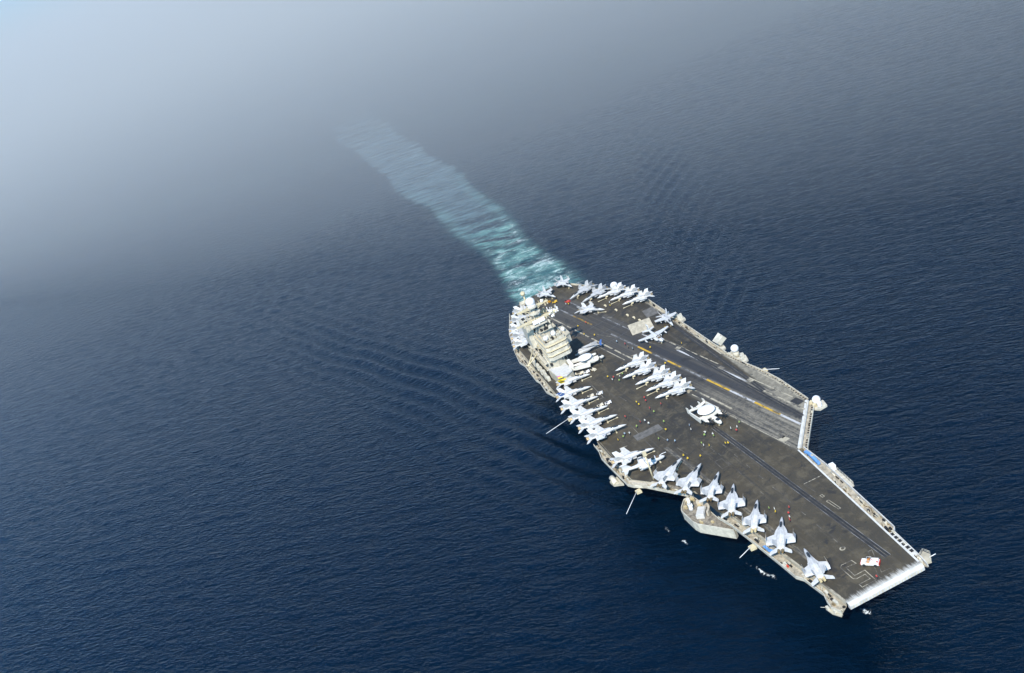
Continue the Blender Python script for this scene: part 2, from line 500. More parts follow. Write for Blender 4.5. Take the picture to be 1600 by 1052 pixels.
deep = t.mix(t.sm(n1, 0.3, 0.7), (0.0001, 0.0036, 0.0100), (0.0002, 0.0054, 0.0150))
turq = t.mix(t.sm(t.math('MULTIPLY_ADD', fn2, 0.6, t.math('MULTIPLY', rag, 0.4)), 0.36, 0.62), (0.016, 0.065, 0.078), (0.135, 0.300, 0.262))
c = t.mix(t.math('MULTIPLY', sl_r, t.math('MULTIPLY_ADD', t.sm(t.math('MULTIPLY_ADD', streak, 0.7, t.math('MULTIPLY', n1b, 0.3)), 0.38, 0.62), 0.46, 0.12)), deep, (0.160, 0.245, 0.265))
c = t.mix(t.math('MULTIPLY', t.math('MAXIMUM', ch_r, t.math('MULTIPLY', t.math('MULTIPLY', ri, rag), 0.9)), 0.85), c, turq)
c = t.mix(white, c, (0.80, 0.84, 0.83))
calm = t.math('SUBTRACT', 1.0, t.math('MULTIPLY', sl_r, 0.25))
h = t.math('MULTIPLY_ADD', n1r, 0.42, t.math('MULTIPLY', n1, 0.60))
h = t.math('MULTIPLY_ADD', n2, 0.55, h)
h = t.math('MULTIPLY_ADD', n3, 0.10, h)
h = t.math('MULTIPLY', h, t.math('MULTIPLY', calm, t.math('MULTIPLY_ADD', wind, 0.9, 0.55)))
h = t.math('MULTIPLY_ADD', t.math('MULTIPLY', fn, ch_r), 0.5, h)
bp = t.n("ShaderNodeBump")
bp.inputs["Strength"].default_value = 1.0
bp.inputs["Distance"].default_value = 1.0
t.put(bp.inputs["Height"], h)
rough = t.math('MULTIPLY_ADD', white, 0.6, 0.06)
t.bsdf(c, rough, 0.0, bp.outputs[0], IOR=1.333, Specular_Tint=(0.55, 0.86, 1.0, 1.0))
wm.materials.append(t.m)

# ================================================================== the ship
ship = thing('aircraft_carrier', label='huge grey aircraft carrier under way with a flat deck full of jets', cat='warship')
ship.location = (0, 0, 0)
def smb(): return MB(0, 0, DECK)

STBD = [(0, -12.6), (-12.3, -13.6), (-22.3, -14.7), (-46.4, -17.1), (-60, -18.8), (-65.5, -21.6), (-83, -22.2), (-98, -31.2),
        (-106.5, -37.4), (-143, -38.0), (-200, -38.0), (-262, -37.5), (-286, -33.5), (-312, -26), (-320, -20)]
PORT = [(-322, -14), (-322.5, 4), (-318, 9), (-306, 14.2), (-291, 19.5), (-280, 24.2), (-266, 29), (-250, 31.4), (-215, 31.4), (-180, 31.3),
        (-163, 32.3), (-148, 33.7), (-136, 35.7), (-124, 36.7), (-101.8, 36.6), (-76.8, 17.8), (-57, 15.8), (-43, 15.1), (-18, 13.2), (0, 12.7)]
OUT = STBD + PORT                 # clockwise seen from above

# hull
secs = []
for (x, wl, kn, top) in ((-4, 0.4, 1.2, 9.0), (-10, 1.4, 3.6, 11.6), (-30, 6.0, 9.5, 15.5), (-60, 12.5, 15.0, 18.2), (-95, 18.0, 19.0, 20.5),
                         (-140, 20.3, 20.4, 20.8), (-220, 20.4, 20.4, 20.8), (-280, 18.5, 19.0, 20.0), (-312, 14.5, 16.0, 18.0), (-318, 13.5, 15.0, 17.0)):
    secs.append((x, wl, kn, top))
hv = []; hf = []
for (x, wl, kn, top) in secs:
    fl = 13.0 if x > -5 else (9.0 if x > -12 else (3.0 if x > -32 else 0))
    hv += [(x - fl - 3, -wl * 0.6, -DECK - 3), (x - fl, -wl, -DECK + 0.5), (x - fl * 0.4, -kn, -9.0), (x, -top, -3.2),
           (x, top, -3.2), (x - fl * 0.4, kn, -9.0), (x - fl, wl, -DECK + 0.5), (x - fl - 3, wl * 0.6, -DECK - 3)]
for k in range(len(secs) - 1):
    for i in range(7):
        a = k * 8 + i
        hf.append((a, a + 8, a + 9, a + 1))
hf += [tuple(range(7, -1, -1)), tuple((len(secs) - 1) * 8 + i for i in range(8))]
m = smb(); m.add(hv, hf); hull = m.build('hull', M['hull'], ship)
# gallery level under the deck edge
def inset(poly, d, minx=None):
    n = len(poly); out = []
    for i in range(n):
        a, b_, c_ = Vector(poly[i - 1]), Vector(poly[i]), Vector(poly[(i + 1) % n])
        e1 = (b_ - a).normalized(); e2 = (c_ - b_).normalized()
        n1_ = Vector((-e1.y, e1.x)); n2_ = Vector((-e2.y, e2.x))
        nn = (n1_ + n2_)
        if nn.length < 1e-4: nn = n1_
        nn.normalize()
        k = 1.0 / max(0.5, nn.dot(n1_))
        p = b_ + nn * d * k
        out.append((p.x, p.y))
    return out
OUTC = OUT[::-1]                  # counter-clockwise
m = smb(); m.prism(inset(OUTC, 1.6), -3.6, -0.55); m.build('gallery_level', M['ship'], ship)
# sloping underside towards the hull
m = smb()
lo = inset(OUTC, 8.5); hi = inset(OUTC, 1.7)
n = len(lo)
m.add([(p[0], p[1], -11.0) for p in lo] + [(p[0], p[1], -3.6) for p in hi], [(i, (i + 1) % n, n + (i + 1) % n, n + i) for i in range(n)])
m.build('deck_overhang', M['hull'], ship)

# flight deck plate (its coordinates are the ship's: x along the keel, y to port)
t = NT('flight_deck_nonskid')
oc = t.coord()
sp = t.n("ShaderNodeSeparateXYZ"); t.put(sp.inputs[0], oc)
px, py = sp.outputs[0], sp.outputs[1]
ang = R(9.05)
lu = t.math('ADD', t.math('MULTIPLY', t.math('ADD', px, 89.7), math.cos(ang)), t.math('MULTIPLY', t.math('ADD', py, -26.4), math.sin(ang)))
lv = t.math('ADD', t.math('MULTIPLY', t.math('ADD', px, 89.7), -math.sin(ang)), t.math('MULTIPLY', t.math('ADD', py, -26.4), math.cos(ang)))
big = t.noise(oc, 0.035, 4, 0.6)
med = t.noise(oc, 0.20, 6, 0.72, 0.7)
fine = t.noise(oc, 2.4, 3, 0.7)
grit = t.noise(oc, 0.75, 5, 0.75, 0.4)
st_x = t.noise(t.mapping(oc, rot=(0, 0, R(-2)), scale=(0.022, 0.62, 1)), 1.0, 5, 0.7)             # wear along the keel
st_d = t.noise(t.mapping(oc, rot=(0, 0, R(38)), scale=(0.05, 0.5, 1)), 1.0, 4, 0.7)                # turning tyres
st_l = t.noise(t.mapping(oc, rot=(0, 0, -ang), scale=(0.014, 0.75, 1)), 1.0, 5, 0.75)             # tyre marks along the angled deck
st_b = t.noise(t.mapping(oc, scale=(0.10, 1.9, 1)), 1.0, 5, 0.75)
c = t.mix(t.sm(big, 0.34, 0.66), (0.030, 0.025, 0.017), (0.060, 0.047, 0.027))
c = t.mix(t.math('MULTIPLY', t.sm(med, 0.48, 0.66), 0.75), c, (0.108, 0.088, 0.054))
c = t.mix(t.math('MULTIPLY', t.sm(med, 0.45, 0.31), 0.8), c, (0.018, 0.017, 0.016))
c = t.mix(t.math('MULTIPLY', t.sm(st_x, 0.54, 0.66), 0.55), c, (0.026, 0.024, 0.023))
c = t.mix(t.math('MULTIPLY', t.sm(st_x, 0.46, 0.34), 0.35), c, (0.100, 0.086, 0.066))
c = t.mix(t.math('MULTIPLY', t.sm(st_d, 0.60, 0.70), 0.45), c, (0.024, 0.022, 0.022))
c = t.mix(t.math('MULTIPLY', t.sm(grit, 0.58, 0.72), 0.45), c, (0.125, 0.108, 0.080))
fwd = t.sm(px, -80, -35)
c = t.mix(t.math('MULTIPLY', fwd, 0.30), c, (0.086, 0.069, 0.041))
# landing area
land = t.math('MULTIPLY', t.sm(lv, -12.5, -10.5), t.math('MULTIPLY', t.sm(lv, 11.5, 9.5), t.sm(lu, -225, -200)))
lc_ = t.mix(t.sm(st_l, 0.34, 0.66), (0.030, 0.029, 0.030), (0.088, 0.080, 0.068))
c = t.mix(t.math('MULTIPLY', land, 0.75), c, lc_)
worn = t.math('MULTIPLY', land, t.sm(t.math('MULTIPLY_ADD', t.math('ADD', med, st_l), 38.0, lu), -32, 22))
c = t.mix(t.math('MULTIPLY', worn, 0.9), c, t.mix(t.sm(t.math('MULTIPLY_ADD', st_l, 0.8, t.math('MULTIPLY', grit, 0.45)), 0.46, 0.80), (0.038, 0.035, 0.031), (0.270, 0.238, 0.180)))
rub = t.math('MULTIPLY', t.math('MULTIPLY', t.sm(lv, 0.8, 2.0), t.sm(lv, 6.5, 4.5)), t.math('MULTIPLY', t.sm(lu, -150, -110), t.sm(lu, 4, -12)))
c = t.mix(t.math('MULTIPLY', rub, t.math('MULTIPLY_ADD', st_l, 0.7, 0.42)), c, (0.024, 0.024, 0.027))
# pale, bare strip along the port edge of the angled deck
edge_p = t.math('ADD', t.math('MULTIPLY', px, -0.012), t.math('MULTIPLY_ADD', med, 1.6, 27.2))
pale = t.math('MULTIPLY', t.sm(t.math('SUBTRACT', py, edge_p), 1.2, 2.4), t.sm(px, -215, -190))
pale = t.math('MULTIPLY', pale, t.sm(px, -60, -100))
c = t.mix(t.math('MULTIPLY', pale, 0.92), c, t.mix(t.sm(t.noise(oc, 0.5, 4, 0.7), 0.35, 0.65), (0.175, 0.155, 0.115), (0.275, 0.245, 0.185)))
# white-painted front edge, worn back in streaks
bowm = t.sm(t.math('ADD', px, t.math('MULTIPLY_ADD', st_b, 6.0, -3.0)), -2.4, 0.1)
c = t.mix(bowm, c, t.mix(t.sm(grit, 0.35, 0.65), (0.40, 0.38, 0.33), (0.60, 0.58, 0.53)))
# oil spots and speckle
c = t.mix(t.math('MULTIPLY', t.sm(t.noise(oc, 0.13, 3, 0.6, 0.8), 0.62, 0.69), 0.7), c, (0.017, 0.016, 0.016))
c = t.mix(t.math('MULTIPLY', t.sm(t.noise(t.mapping(oc, loc=(9, 4, 0), scale=(0.5, 1, 1)), 0.30, 3, 0.65, 1.2), 0.66, 0.72), 0.6), c, (0.020, 0.018, 0.018))
c = t.mix(t.math('MULTIPLY', t.sm(fine, 0.60, 0.78), 0.35), c, (0.14, 0.125, 0.10))
bp = t.n("ShaderNodeBump"); bp.inputs["Strength"].default_value = 0.5; bp.inputs["Distance"].default_value = 0.02
t.put(bp.inputs["Height"], fine)
t.bsdf(c, 0.78, 0.0, bp.outputs[0])
M['deck'] = t.m
m = smb(); m.prism(OUTC, -0.5, 0.0)
deck = m.build('flight_deck', M['deck'], ship)

# rounded white bow edge
def rounddown(name, p0, p1, out, mat, depth=1.6, drop=2.6, parent=ship, wall=1.6, z0=0.0):
    m = smb(); vs = []; k = 7
    prof = [(0.0, z0 + 0.006)]
    for i in range(1, k):
        a = math.pi / 2 * i / (k - 1)
        prof.append((depth * math.sin(a), z0 - drop * (1 - math.cos(a))))
    prof += [(depth, z0 - drop - wall), (depth - 1.2, z0 - drop - wall), (0.02, z0 - 0.45)]
    n = len(prof)
    for p in (p0, p1):
        for (d, z) in prof: vs.append((p[0] + out[0] * d, p[1] + out[1] * d, z))
    fs = [(i, (i + 1) % n, n + (i + 1) % n, n + i) for i in range(n)] + [tuple(range(n - 1, -1, -1)), tuple(range(n, 2 * n))]
    m.add(vs, fs)
    return m.build(name, mat, parent)
bow = rounddown('bow_edge', (0.0, -12.6), (0.0, 12.7), (1, 0), M['bow_white'], 1.1, 0.8, wall=1.1)
m = smb()
for i in range(22):
    y = -11.6 + i * 1.1
    m.box((1.12, y, -1.3), (0.14, 0.16, 0.8))
m.build('bow_edge_stiffeners', M['tow'], bow, kind='stuff')
ex, ey = -76.8 + 101.8, 17.8 - 36.6
el = math.hypot(ex, ey); od = (-ey / el, ex / el)
ramp = rounddown('angled_deck_edge', (-101.8, 36.6), (-76.8, 17.8), od, M['bow_white'], 1.3, 0.5, wall=0.7)
# stern ramp
rounddown('stern_ramp', (-322.5, 4.0), (-322.0, -14.0), (-1, 0), M['deck'], 2.5, 1.4)

def lp(u, v, z=0.0):
    return (-89.7 + u * math.cos(ang) - v * math.sin(ang), 26.4 + u * math.sin(ang) + v * math.cos(ang), z)
def strip(name, p0, p1, w, mat, parent=deck, z=0.004, **props):
    a, b_ = Vector(p0[:2]), Vector(p1[:2])
    d = (b_ - a).normalized(); nn = Vector((-d.y, d.x)) * w / 2
    m = smb()
    q = [a - nn, b_ - nn, b_ + nn, a + nn]
    m.add([(p.x, p.y, z) for p in q], [(0, 1, 2, 3)])
    return m.build(name, mat, parent, **props)
def lstrip(name, u0, u1, v, w, mat, z=0.004): return strip(name, lp(u0, v), lp(u1, v), w, mat, z=z)

# landing-area paint
for i, (u0, u1, mt) in enumerate(((-206, -184, 'line_faded'), (-184, -163, 'yellow_dim'), (-143, -117, 'line_faded'), (-117, -104, 'line_yellow'), (-104, -91, 'line_faded'),
                                  (-91, -80, 'line_yellow'), (-80, -60, 'line_faded'), (-60, -43.5, 'line_yellow'), (-43.5, -27, 'line_white'), (-27, -11, 'line_yellow'), (-11, 0.8, 'line_white'))):
    lstrip('centre_line', u0 + .05, u1 - .05, 0.1, 0.95, M[mt])
for u0, u1 in ((-205, -172), (-168, -152), (-149.5, -128), (-126, -108), (-62, -47), (-46, -31.6)):
    lstrip('landing_area_line', u0, u1, -8.0, 0.8, M['line'])
for u0, u1 in ((-146, -112), (-70, -58), (-56, -40)):
    lstrip('foul_line', u0, u1, -10.7, 0.42, M['line'])
lstrip('landing_area_line', -31, -3, -7.8, 0.6, M['line_dim'])
for u0, u1 in ((-21, 9.5), (-42, -24)):
    lstrip('foul_line', u0, u1, -11.3, 0.35, M['line'])
for u0, u1 in ((-206, -190), (-186, -170), (-165, -146), (-144, -127)):
    lstrip('landing_area_line', u0, u1, 7.8, 0.7, M['line_faded'])
for u0, u1 in ((-126, -110), (-95, -80), (-79.5, -62.5), (-61, -42)):
    lstrip('landing_area_line', u0, u1, 8.4, 0.85, M['line_white'])
for u0, u1 in ((-110, -82), (-80, -66), (-45, -28), (-27, -8)):
    lstrip('foul_line', u0, u1, 10.8, 0.5, M['line'])
lstrip('landing_area_line', -32, -5.5, 7.6, 0.7, M['line'])
lstrip('landing_area_line', -118, -92, 11.3, 0.4, M['line_dim'])
for u, v, w in ((-96, 9.6, 2.2), (-42, 9.6, 2.4), (-62, 9.5, 2.0), (-160, 9.5, 2.0), (-139, -9.3, 2.0), (-60, -9.3, 2.2), (3, -9.8, 3.0), (0.5, -8.6, 2.0)):
    lstrip('deck_pad_mark', u - 1.6, u + 1.6, v, w, M['line'] if w > 2.1 else M['line_dim'], z=0.008)
for u, v in ((-120, 4), (-150, -4), (-96, -5)):
    strip('deck_scuff_line', lp(u, v), lp(u + 14, v + 3.4), 0.4, M['line_dim'])
lstrip('deck_hatch_mark', -15, -10, 9.7, 3.2, M['track'], z=0.008)
# waist catapult lanes and arresting wires
for p0, p1 in (((-209, 29.4), (-121, 29.2)), ((-190, 21.0), (-93, 29.9))):
    strip('waist_catapult_lane', p0, p1, 1.9, M['track'], z=0.0055)
    strip('waist_catapult_slot', p0, p1, 0.18, M['line_dim'], z=0.0095)
for u in (-172, -160, -148, -136):
    strip('arresting_wire', lp(u, -14), lp(u, 13), 0.10, M['steel'], z=0.012)
# bow catapults
for old, p0, p1 in ((True, (-116, -18.4), (-20, -10.6)), (False, (-113.5, 2.1), (-8.7, 7.4))):
    d = (Vector(p1) - Vector(p0)).normalized(); nn = Vector((-d.y, d.x))
    ct = strip('catapult_track', p0, p1, 1.3 if old else 1.8, M['line_dim'] if old else M['track'], z=0.004)
    for k in (-1, 1):
        q0, q1 = Vector(p0) + nn * k * (.8 if old else 1.0), Vector(p1) + nn * k * (.8 if old else 1.0)
        strip('catapult_track_line', q0, q1, 0.14, M['line_dim'] if old else M['line_faded'], parent=ct, z=0.008)
    strip('catapult_slot', p0, p1, 0.16, M['track'] if old else M['line_dim'], parent=ct, z=0.0085)
# elevator outlines, deck boxes, circle, dashes
def outline(name, poly, w, mat, closed=True, z=0.004):
    """a thin painted line along a polygon, mitred, as one flat sheet"""
    n = len(poly); P = [Vector(p) for p in poly]
    vs = []; fs = []
    for i in range(n):
        if closed or 0 < i < n - 1:
            e1 = (P[i] - P[i - 1]).normalized(); e2 = (P[(i + 1) % n] - P[i]).normalized()
        else:
            e1 = e2 = ((P[1] - P[0]) if i == 0 else (P[-1] - P[-2])).normalized()
        nn = Vector((-(e1 + e2).y, (e1 + e2).x))
        if nn.length < 1e-3: nn = Vector((-e1.y, e1.x))
        nn.normalize()
        k = w / 2 / max(0.4, nn.dot(Vector((-e1.y, e1.x))))
        a, b_ = P[i] + nn * k, P[i] - nn * k
        vs += [(a.x, a.y, z), (b_.x, b_.y, z)]
    for i in range(n if closed else n - 1):
        j = (i + 1) % n
        fs.append((2 * i + 1, 2 * j + 1, 2 * j, 2 * i))
    m = smb(); m.add(vs, fs)
    return m.build(name, mat, deck)
outline('deck_square_mark', [(-92.3, -8.5), (-86.2, -8.5), (-86.2, -5.6), (-92.3, -5.6)], 0.25, M['line_dim'])
outline('deck_square_mark', [(-103.5, -8.5), (-98.5, -8.5), (-98.5, -5.4), (-103.5, -5.4)], 0.2, M['line_dim'])
outline('deck_box_mark', [(-43.6, 8.5), (-37.4, 9.1), (-37.3, 9.9), (-43.6, 9.4)], 0.18, M['line'])
outline('deck_box_mark', [(-47.6, 8.6), (-46.2, 8.7), (-46.2, 9.5), (-47.6, 9.4)], 0.18, M['line'])
outline('deck_ring_mark', [(-20.5 + 0.72 * math.cos(k * math.pi / 9), -0.6 + 0.72 * math.sin(k * math.pi / 9)) for k in range(18)], 0.42, M['line'])
strip('deck_cross_line', (-56.6, 14.9), (-56.8, 8.0), 0.35, M['line'])
strip('deck_cross_line', (-56.8, 8.0), (-50, 8.6), 0.2, M['line_dim'])
for k in range(9):
    x = -100 + k * 9.2
    strip('deck_dash', (x, -1.0 + k * .1), (x + 2.6, -0.9 + k * .1), 0.28, M['line_dim'])
for k in range(6):
    x = -104 + k * 8
    strip('deck_dash', (x, -5.0), (x + 2.2, -4.9), 0.24, M['line_dim'])
for x, y in ((-112, -15), (-150, -19), (-170, -17), (-128, -17)):
    strip('deck_scuff_line', (x, y), (x + 7, y + 1.0), 0.25, M['line_dim'])
for x0, x1 in ((-199.5, -175), (-143.5, -117.5)):
    outline('elevator_outline', [(x0, -37.4), (x1, -37.4), (x1, -22.5), (x0, -22.5)], 0.3, M['line_dim'])
# bow number, painted as outlines: 7 to port, 5 to starboard
D5 = [(-12.2, -1.3), (-14.2, -1.6), (-14.45, -5.0), (-13.7, -5.85), (-7.3, -5.75), (-6.6, -5.0), (-6.6, -2.0), (-4.15, -2.0), (-4.15, -5.75), (-2.6, -5.75), (-2.6, -1.1), (-8.1, -1.1),
      (-8.1, -4.6), (-12.6, -4.6), (-12.5, -2.6)]
outline('deck_number_five', D5, 0.24, M['line'])
D7 = [(-2.3, 0.4), (-3.9, 0.5), (-14.2, 4.3), (-14.2, 5.6), (-4.3, 2.0), (-4.0, 4.9), (-2.3, 4.9)]
outline('deck_number_seven', D7, 0.2, M['line_dim'])
strip('edge_cream_line', (-1, -12.5), (-60, -18.5), 0.5, M['line'])
strip('edge_cream_line', (-1, 12.5), (-75.5, 17.3), 0.6, M['bow_white'])
strip('edge_cream_line', (-103, 36.2), (-124, 36.3), 0.5, M['line'])
strip('edge_cream_line', (-124.2, 36.2), (-163, 31.8), 0.45, M['line'])
strip('edge_cream_line', (-163.3, 31.8), (-250, 30.9), 0.7, M['line'])
# catapult 1 area behind the jets, blast deflectors
def panel(name, poly, z0, z1, mat, parent=ship):
    m = smb(); m.prism(poly, z0, z1); return m.build(name, mat, parent)
jb = panel('blast_deflector', [(-134.4, -25.0), (-129.4, -25.0), (-128.9, -13.6), (-133.9, -13.4)], 0.0, 0.05, M['jbd_flat'], deck)
for k in range(6):
    y = -24.9 + k * 1.93
    panel('deflector_panel', [(-134.1, y), (-129.4, y + .0), (-129.3, y + 1.8), (-134.0, y + 1.8)], 0.055, 0.085, M['jbd_flat'], jb)
jb = panel('blast_deflector', [(-239, 25.2), (-229.5, 24.0), (-228.5, 30.0), (-238.6, 31.2)], 0.0, 0.05, M['jbd_flat'], deck)
# raised deflector behind the waist catapult
jb = smb()
ax0, ax1 = Vector((-218.5, 11.0, 0)), Vector((-216.0, 22.0, 0))
back = Vector((-5.2, 0.6, 3.6))
jb.slab([ax0, ax1, ax1 + back, ax0 + back], 0.25)
jb = jb.build('blast_deflector', M['jbd'], deck)
for k in range(6):
    q = smb()
    a = ax0.lerp(ax1, (k + .04) / 6); b_ = ax0.lerp(ax1, (k + .96) / 6)
    up = Vector((-.11, .02, .19))
    q.slab([a + back * .05 - up * -.9, b_ + back * .05 + up * .9, b_ + back * .95 + up * .9, a + back * .95 + up * .9], 0.08)
    q.build('deflector_panel', M['jbd'], jb)
    q = smb(); c0 = ax0.lerp(ax1, (k + .5) / 6)
    q.tube(tuple(c0 + back * .55), tuple(c0 + Vector((-5, .5, 0))), 0.12, n=5)
    q.build('deflector_strut', M['steel'], jb)

# ------------------------------------------------------------------ catwalks
def side_walk(name, inner, outer, z=-1.55, rail=1.15, fit=1.0, holes=False, seed=0, wallmat='ship_light', nosolid=False):
    """gallery walkway outside the deck edge: floor, outer bulwark, fittings"""
    rd = random.Random(seed)
    poly = inner + outer[::-1]
    m = smb(); m.prism(poly, z - 0.25, z); root = m.build(name, M['catwalk'], ship)
    m = smb()
    for a, b_ in zip(outer, outer[1:]):
        m.slab([(a[0], a[1], z), (b_[0], b_[1], z), (b_[0], b_[1], z + rail), (a[0], a[1], z + rail)], 0.28)
    m.build('bulwark', M[wallmat], root)
    m = smb()
    for a, b_ in zip(inner, inner[1:]):
        m.slab([(a[0], a[1], z + .01), (b_[0], b_[1], z + .01), (b_[0], b_[1], -0.05), (a[0], a[1], -0.05)], 0.1)
    m.build('inner_wall', M['ship'], root)
    # fittings, as loose small gear nobody could count
    m = smb(); tot = 0
    L = sum((Vector(b_) - Vector(a)).length for a, b_ in zip(inner, inner[1:]))
    for k in range(int(L * 1.1 * fit)):
        s = rd.random() * L; 
        for i, (a, b_) in enumerate(zip(inner, inner[1:])):
            l = (Vector(b_) - Vector(a)).length
            if s <= l or i == len(inner) - 2: break
            s -= l
        f = min(1, s / l)
        p = Vector(a).lerp(Vector(b_), f)
        j = min(len(outer) - 2, int(i * (len(outer) - 1) / max(1, len(inner) - 1)))
        best = min(((Vector(o0).lerp(Vector(o1), g) - p).length, g, o0, o1) for o0, o1 in zip(outer, outer[1:]) for g in (0, .25, .5, .75, 1))
        q = Vector(best[2]).lerp(Vector(best[3]), best[1])
        w = rd.uniform(0.2, 0.85)
        c_ = p.lerp(q, w)
        d = (Vector(b_) - Vector(a)).normalized(); rz = math.atan2(d.y, d.x)
        m.cur = rd.choice((0, 0, 0, 1, 1, 2, 2, 3))
        kind = rd.random()
        if kind < .55:
            h = rd.uniform(0.3, 1.3)
            m.box((c_.x, c_.y, z + h / 2 + .01 * k % .05), (rd.uniform(.5, 2.0), rd.uniform(.3, .8), h), rz)
        elif kind < .8:
            lx = rd.uniform(1.0, 2.6)
            m.tube((c_.x - d.x * lx / 2, c_.y - d.y * lx / 2, z + .35), (c_.x + d.x * lx / 2, c_.y + d.y * lx / 2, z + .35 + rd.uniform(-.1, .3)), rd.uniform(.12, .33), n=6)
        else:
            m.tube((c_.x, c_.y, z), (c_.x, c_.y, z + rd.uniform(.8, 1.9)), rd.uniform(.05, .14), n=5)
    m.build('walkway_fittings', [M['ship'], M['ship_light'], M['dark'], M['nozzle']], root, kind='stuff')
    m = smb()
    for a, b_ in zip(outer, outer[1:]):
        l = (Vector(b_) - Vector(a)).length; k = max(1, int(l / 2.2))
        for i in range(k + 1):
            p = Vector(a).lerp(Vector(b_), i / k)
            m.tube((p.x, p.y, z), (p.x, p.y, z + rail + .35), 0.06, n=4, caps=False)
    m.build('rail_posts', M['ship_light'], root, kind='stuff')
    if holes:
        hb = smb()
        for a, b_ in zip(outer, outer[1:]):
            l = (Vector(b_) - Vector(a)).length; k = max(1, int(l / holes))
            d = (Vector(b_) - Vector(a)) / l; inn = Vector((-d.y, d.x))
            mid_in = Vector(inner[0])
            if (mid_in - Vector(a)).dot(inn) < 0: inn = -inn
            for i in range(k):
                p = Vector(a).lerp(Vector(b_), (i + .5) / k) + inn * 0.75
                hb.box((p.x, p.y, z + .03), (holes * .55, 0.85, 0.1), math.atan2(d.y, d.x))
        hb.build('net_opening', M['dark'], root)
    return root
side_walk('starboard_bow_walkway', [(-0.6, -12.8), (-12.3, -13.8), (-22.3, -14.9), (-46.4, -17.3), (-60, -19.0), (-63, -20.6)],
          [(1.2, -15.6), (-2, -16.9), (-5.0, -16.4), (-8.2, -15.5), (-17.5, -16.6), (-20, -17.9), (-29, -18.6), (-48, -20.3), (-57, -21.3), (-63, -22.6)], fit=0.8, seed=3)
side_walk('port_bow_walkway', [(-0.6, 12.9), (-18, 13.4), (-43, 15.3), (-57, 16.0), (-75.5, 17.4)],
          [(0.9, 14.0), (-3.5, 14.6), (-17.3, 15.7), (-19, 17.0), (-36, 18.2), (-50, 19.2), (-62, 20.0), (-76.3, 20.0)], fit=1.0, seed=5, wallmat='bow_white')
side_walk('starboard_mid_walkway', [(-84, -22.6), (-98, -31.6), (-106.5, -37.6), (-143, -38.2)],
          [(-82.5, -25.0), (-90, -29.4), (-99.5, -35.0), (-103.5, -38.6), (-106, -39.9), (-118, -40.6), (-131, -41.2), (-137.5, -40.0), (-143, -40.0)], fit=1.0, seed=8)
side_walk('starboard_aft_walkway', [(-199, -38.2), (-262, -37.7), (-286, -33.7), (-312, -26.2)],
          [(-199, -39.4), (-206, -41.0), (-218, -40.4), (-222, -41.2), (-243, -40.8), (-249, -41.8), (-262, -40.4), (-287, -36.2), (-314, -28.0)], fit=1.2, seed=9)
side_walk('angled_edge_walkway', [(-101.5, 37.4), (-76.0, 18.6)], [(-99.8, 39.4), (-75.4, 21.0)], z=-1.4, rail=0.8, fit=0.15, holes=1.5, seed=12, wallmat='ship_light')
side_walk('port_angled_walkway', [(-103.5, 36.8), (-124, 36.9), (-136, 35.9), (-148, 33.9), (-163, 32.5)], [(-103, 38.4), (-124.3, 38.5), (-136.8, 37.4), (-148.5, 35.5), (-163.3, 34.0)],
          z=-1.1, rail=0.6, fit=0.1, holes=1.7, seed=13)
side_walk('port_aft_walkway', [(-163.5, 32.5), (-215, 31.6), (-250, 31.6), (-266, 29.2), (-280, 24.4)], [(-163.4, 34.3), (-200, 34.2), (-216, 33.8), (-250, 33.6), (-267, 31.0), (-281.5, 26.0)], fit=0.7, seed=15)
side_walk('stern_port_walkway', [(-280.5, 24.3), (-291, 19.7), (-306, 14.4), (-318, 9.2)], [(-282, 26.0), (-292.3, 21.6), (-307, 16.2), (-319, 11.2)], fit=0.7, seed=16)
# open frames along the port bow walkway
for i in range(6):
    x = -16.6 + i * 1.95
    f = (x + 18) / 18
    m = smb(); m.box((x, 14.5 - .35 * f, -0.62), (1.25, 1.05, 0.1), R(-3)); m.build('net_frame_opening', M['dark'], ship)
m = smb(); m.prism([(-17.6, 13.7), (-4.6, 13.2), (-4.6, 14.75), (-17.6, 15.5)], -1.2, -0.68); m.build('net_frame', M['bow_white'], ship)
# deck-edge platforms
def platform(name, poly, z0, z1, mat='ship_light'):
    m = smb(); m.prism(poly, z0, z1); return m.build(name, M[mat], ship)
pl = platform('bow_corner_platform', [(-1.2, 14.0), (-4.2, 14.8), (-5.6, 17.0), (-3.2, 17.8), (-0.6, 16.2)], -2.4, -1.6, 'ship')
m = smb()
for a, b_ in (((-4.2, 14.8), (-5.6, 17.0)), ((-5.6, 17.0), (-3.2, 17.8)), ((-3.2, 17.8), (-0.6, 16.2))):
    for z in (-1.1, -0.6): m.tube((a[0], a[1], z), (b_[0], b_[1], z), 0.07, n=5)
    m.tube((a[0], a[1], -1.6), (a[0], a[1], -0.6), 0.07, n=5)
m.build('railing', M['ship_light'], pl)
m = smb(); m.tube((-2.0, 16.6, -1.4), (-1.2, 18.4, -0.6), 0.12); m.build('antenna_stub', M['dome'], pl)
pl = platform('bow_corner_platform', [(1.2, -15.4), (-3.8, -17.0), (-4.8, -17.3), (-3.6, -18.0), (-0.8, -17.6), (1.8, -16.2)], -2.1, -1.7, 'ship')
m = smb(); m.box((-3, -17.6, -1.2), (1.2, .8, .9)); m.box((-.6, -16.6, -1.2), (.9, .9, .8)); m.tube((-3.6, -17.6, -1.4), (-4.6, -19.0, -1.2), .08); m.build('deck_gear', M['ship_light'], pl)

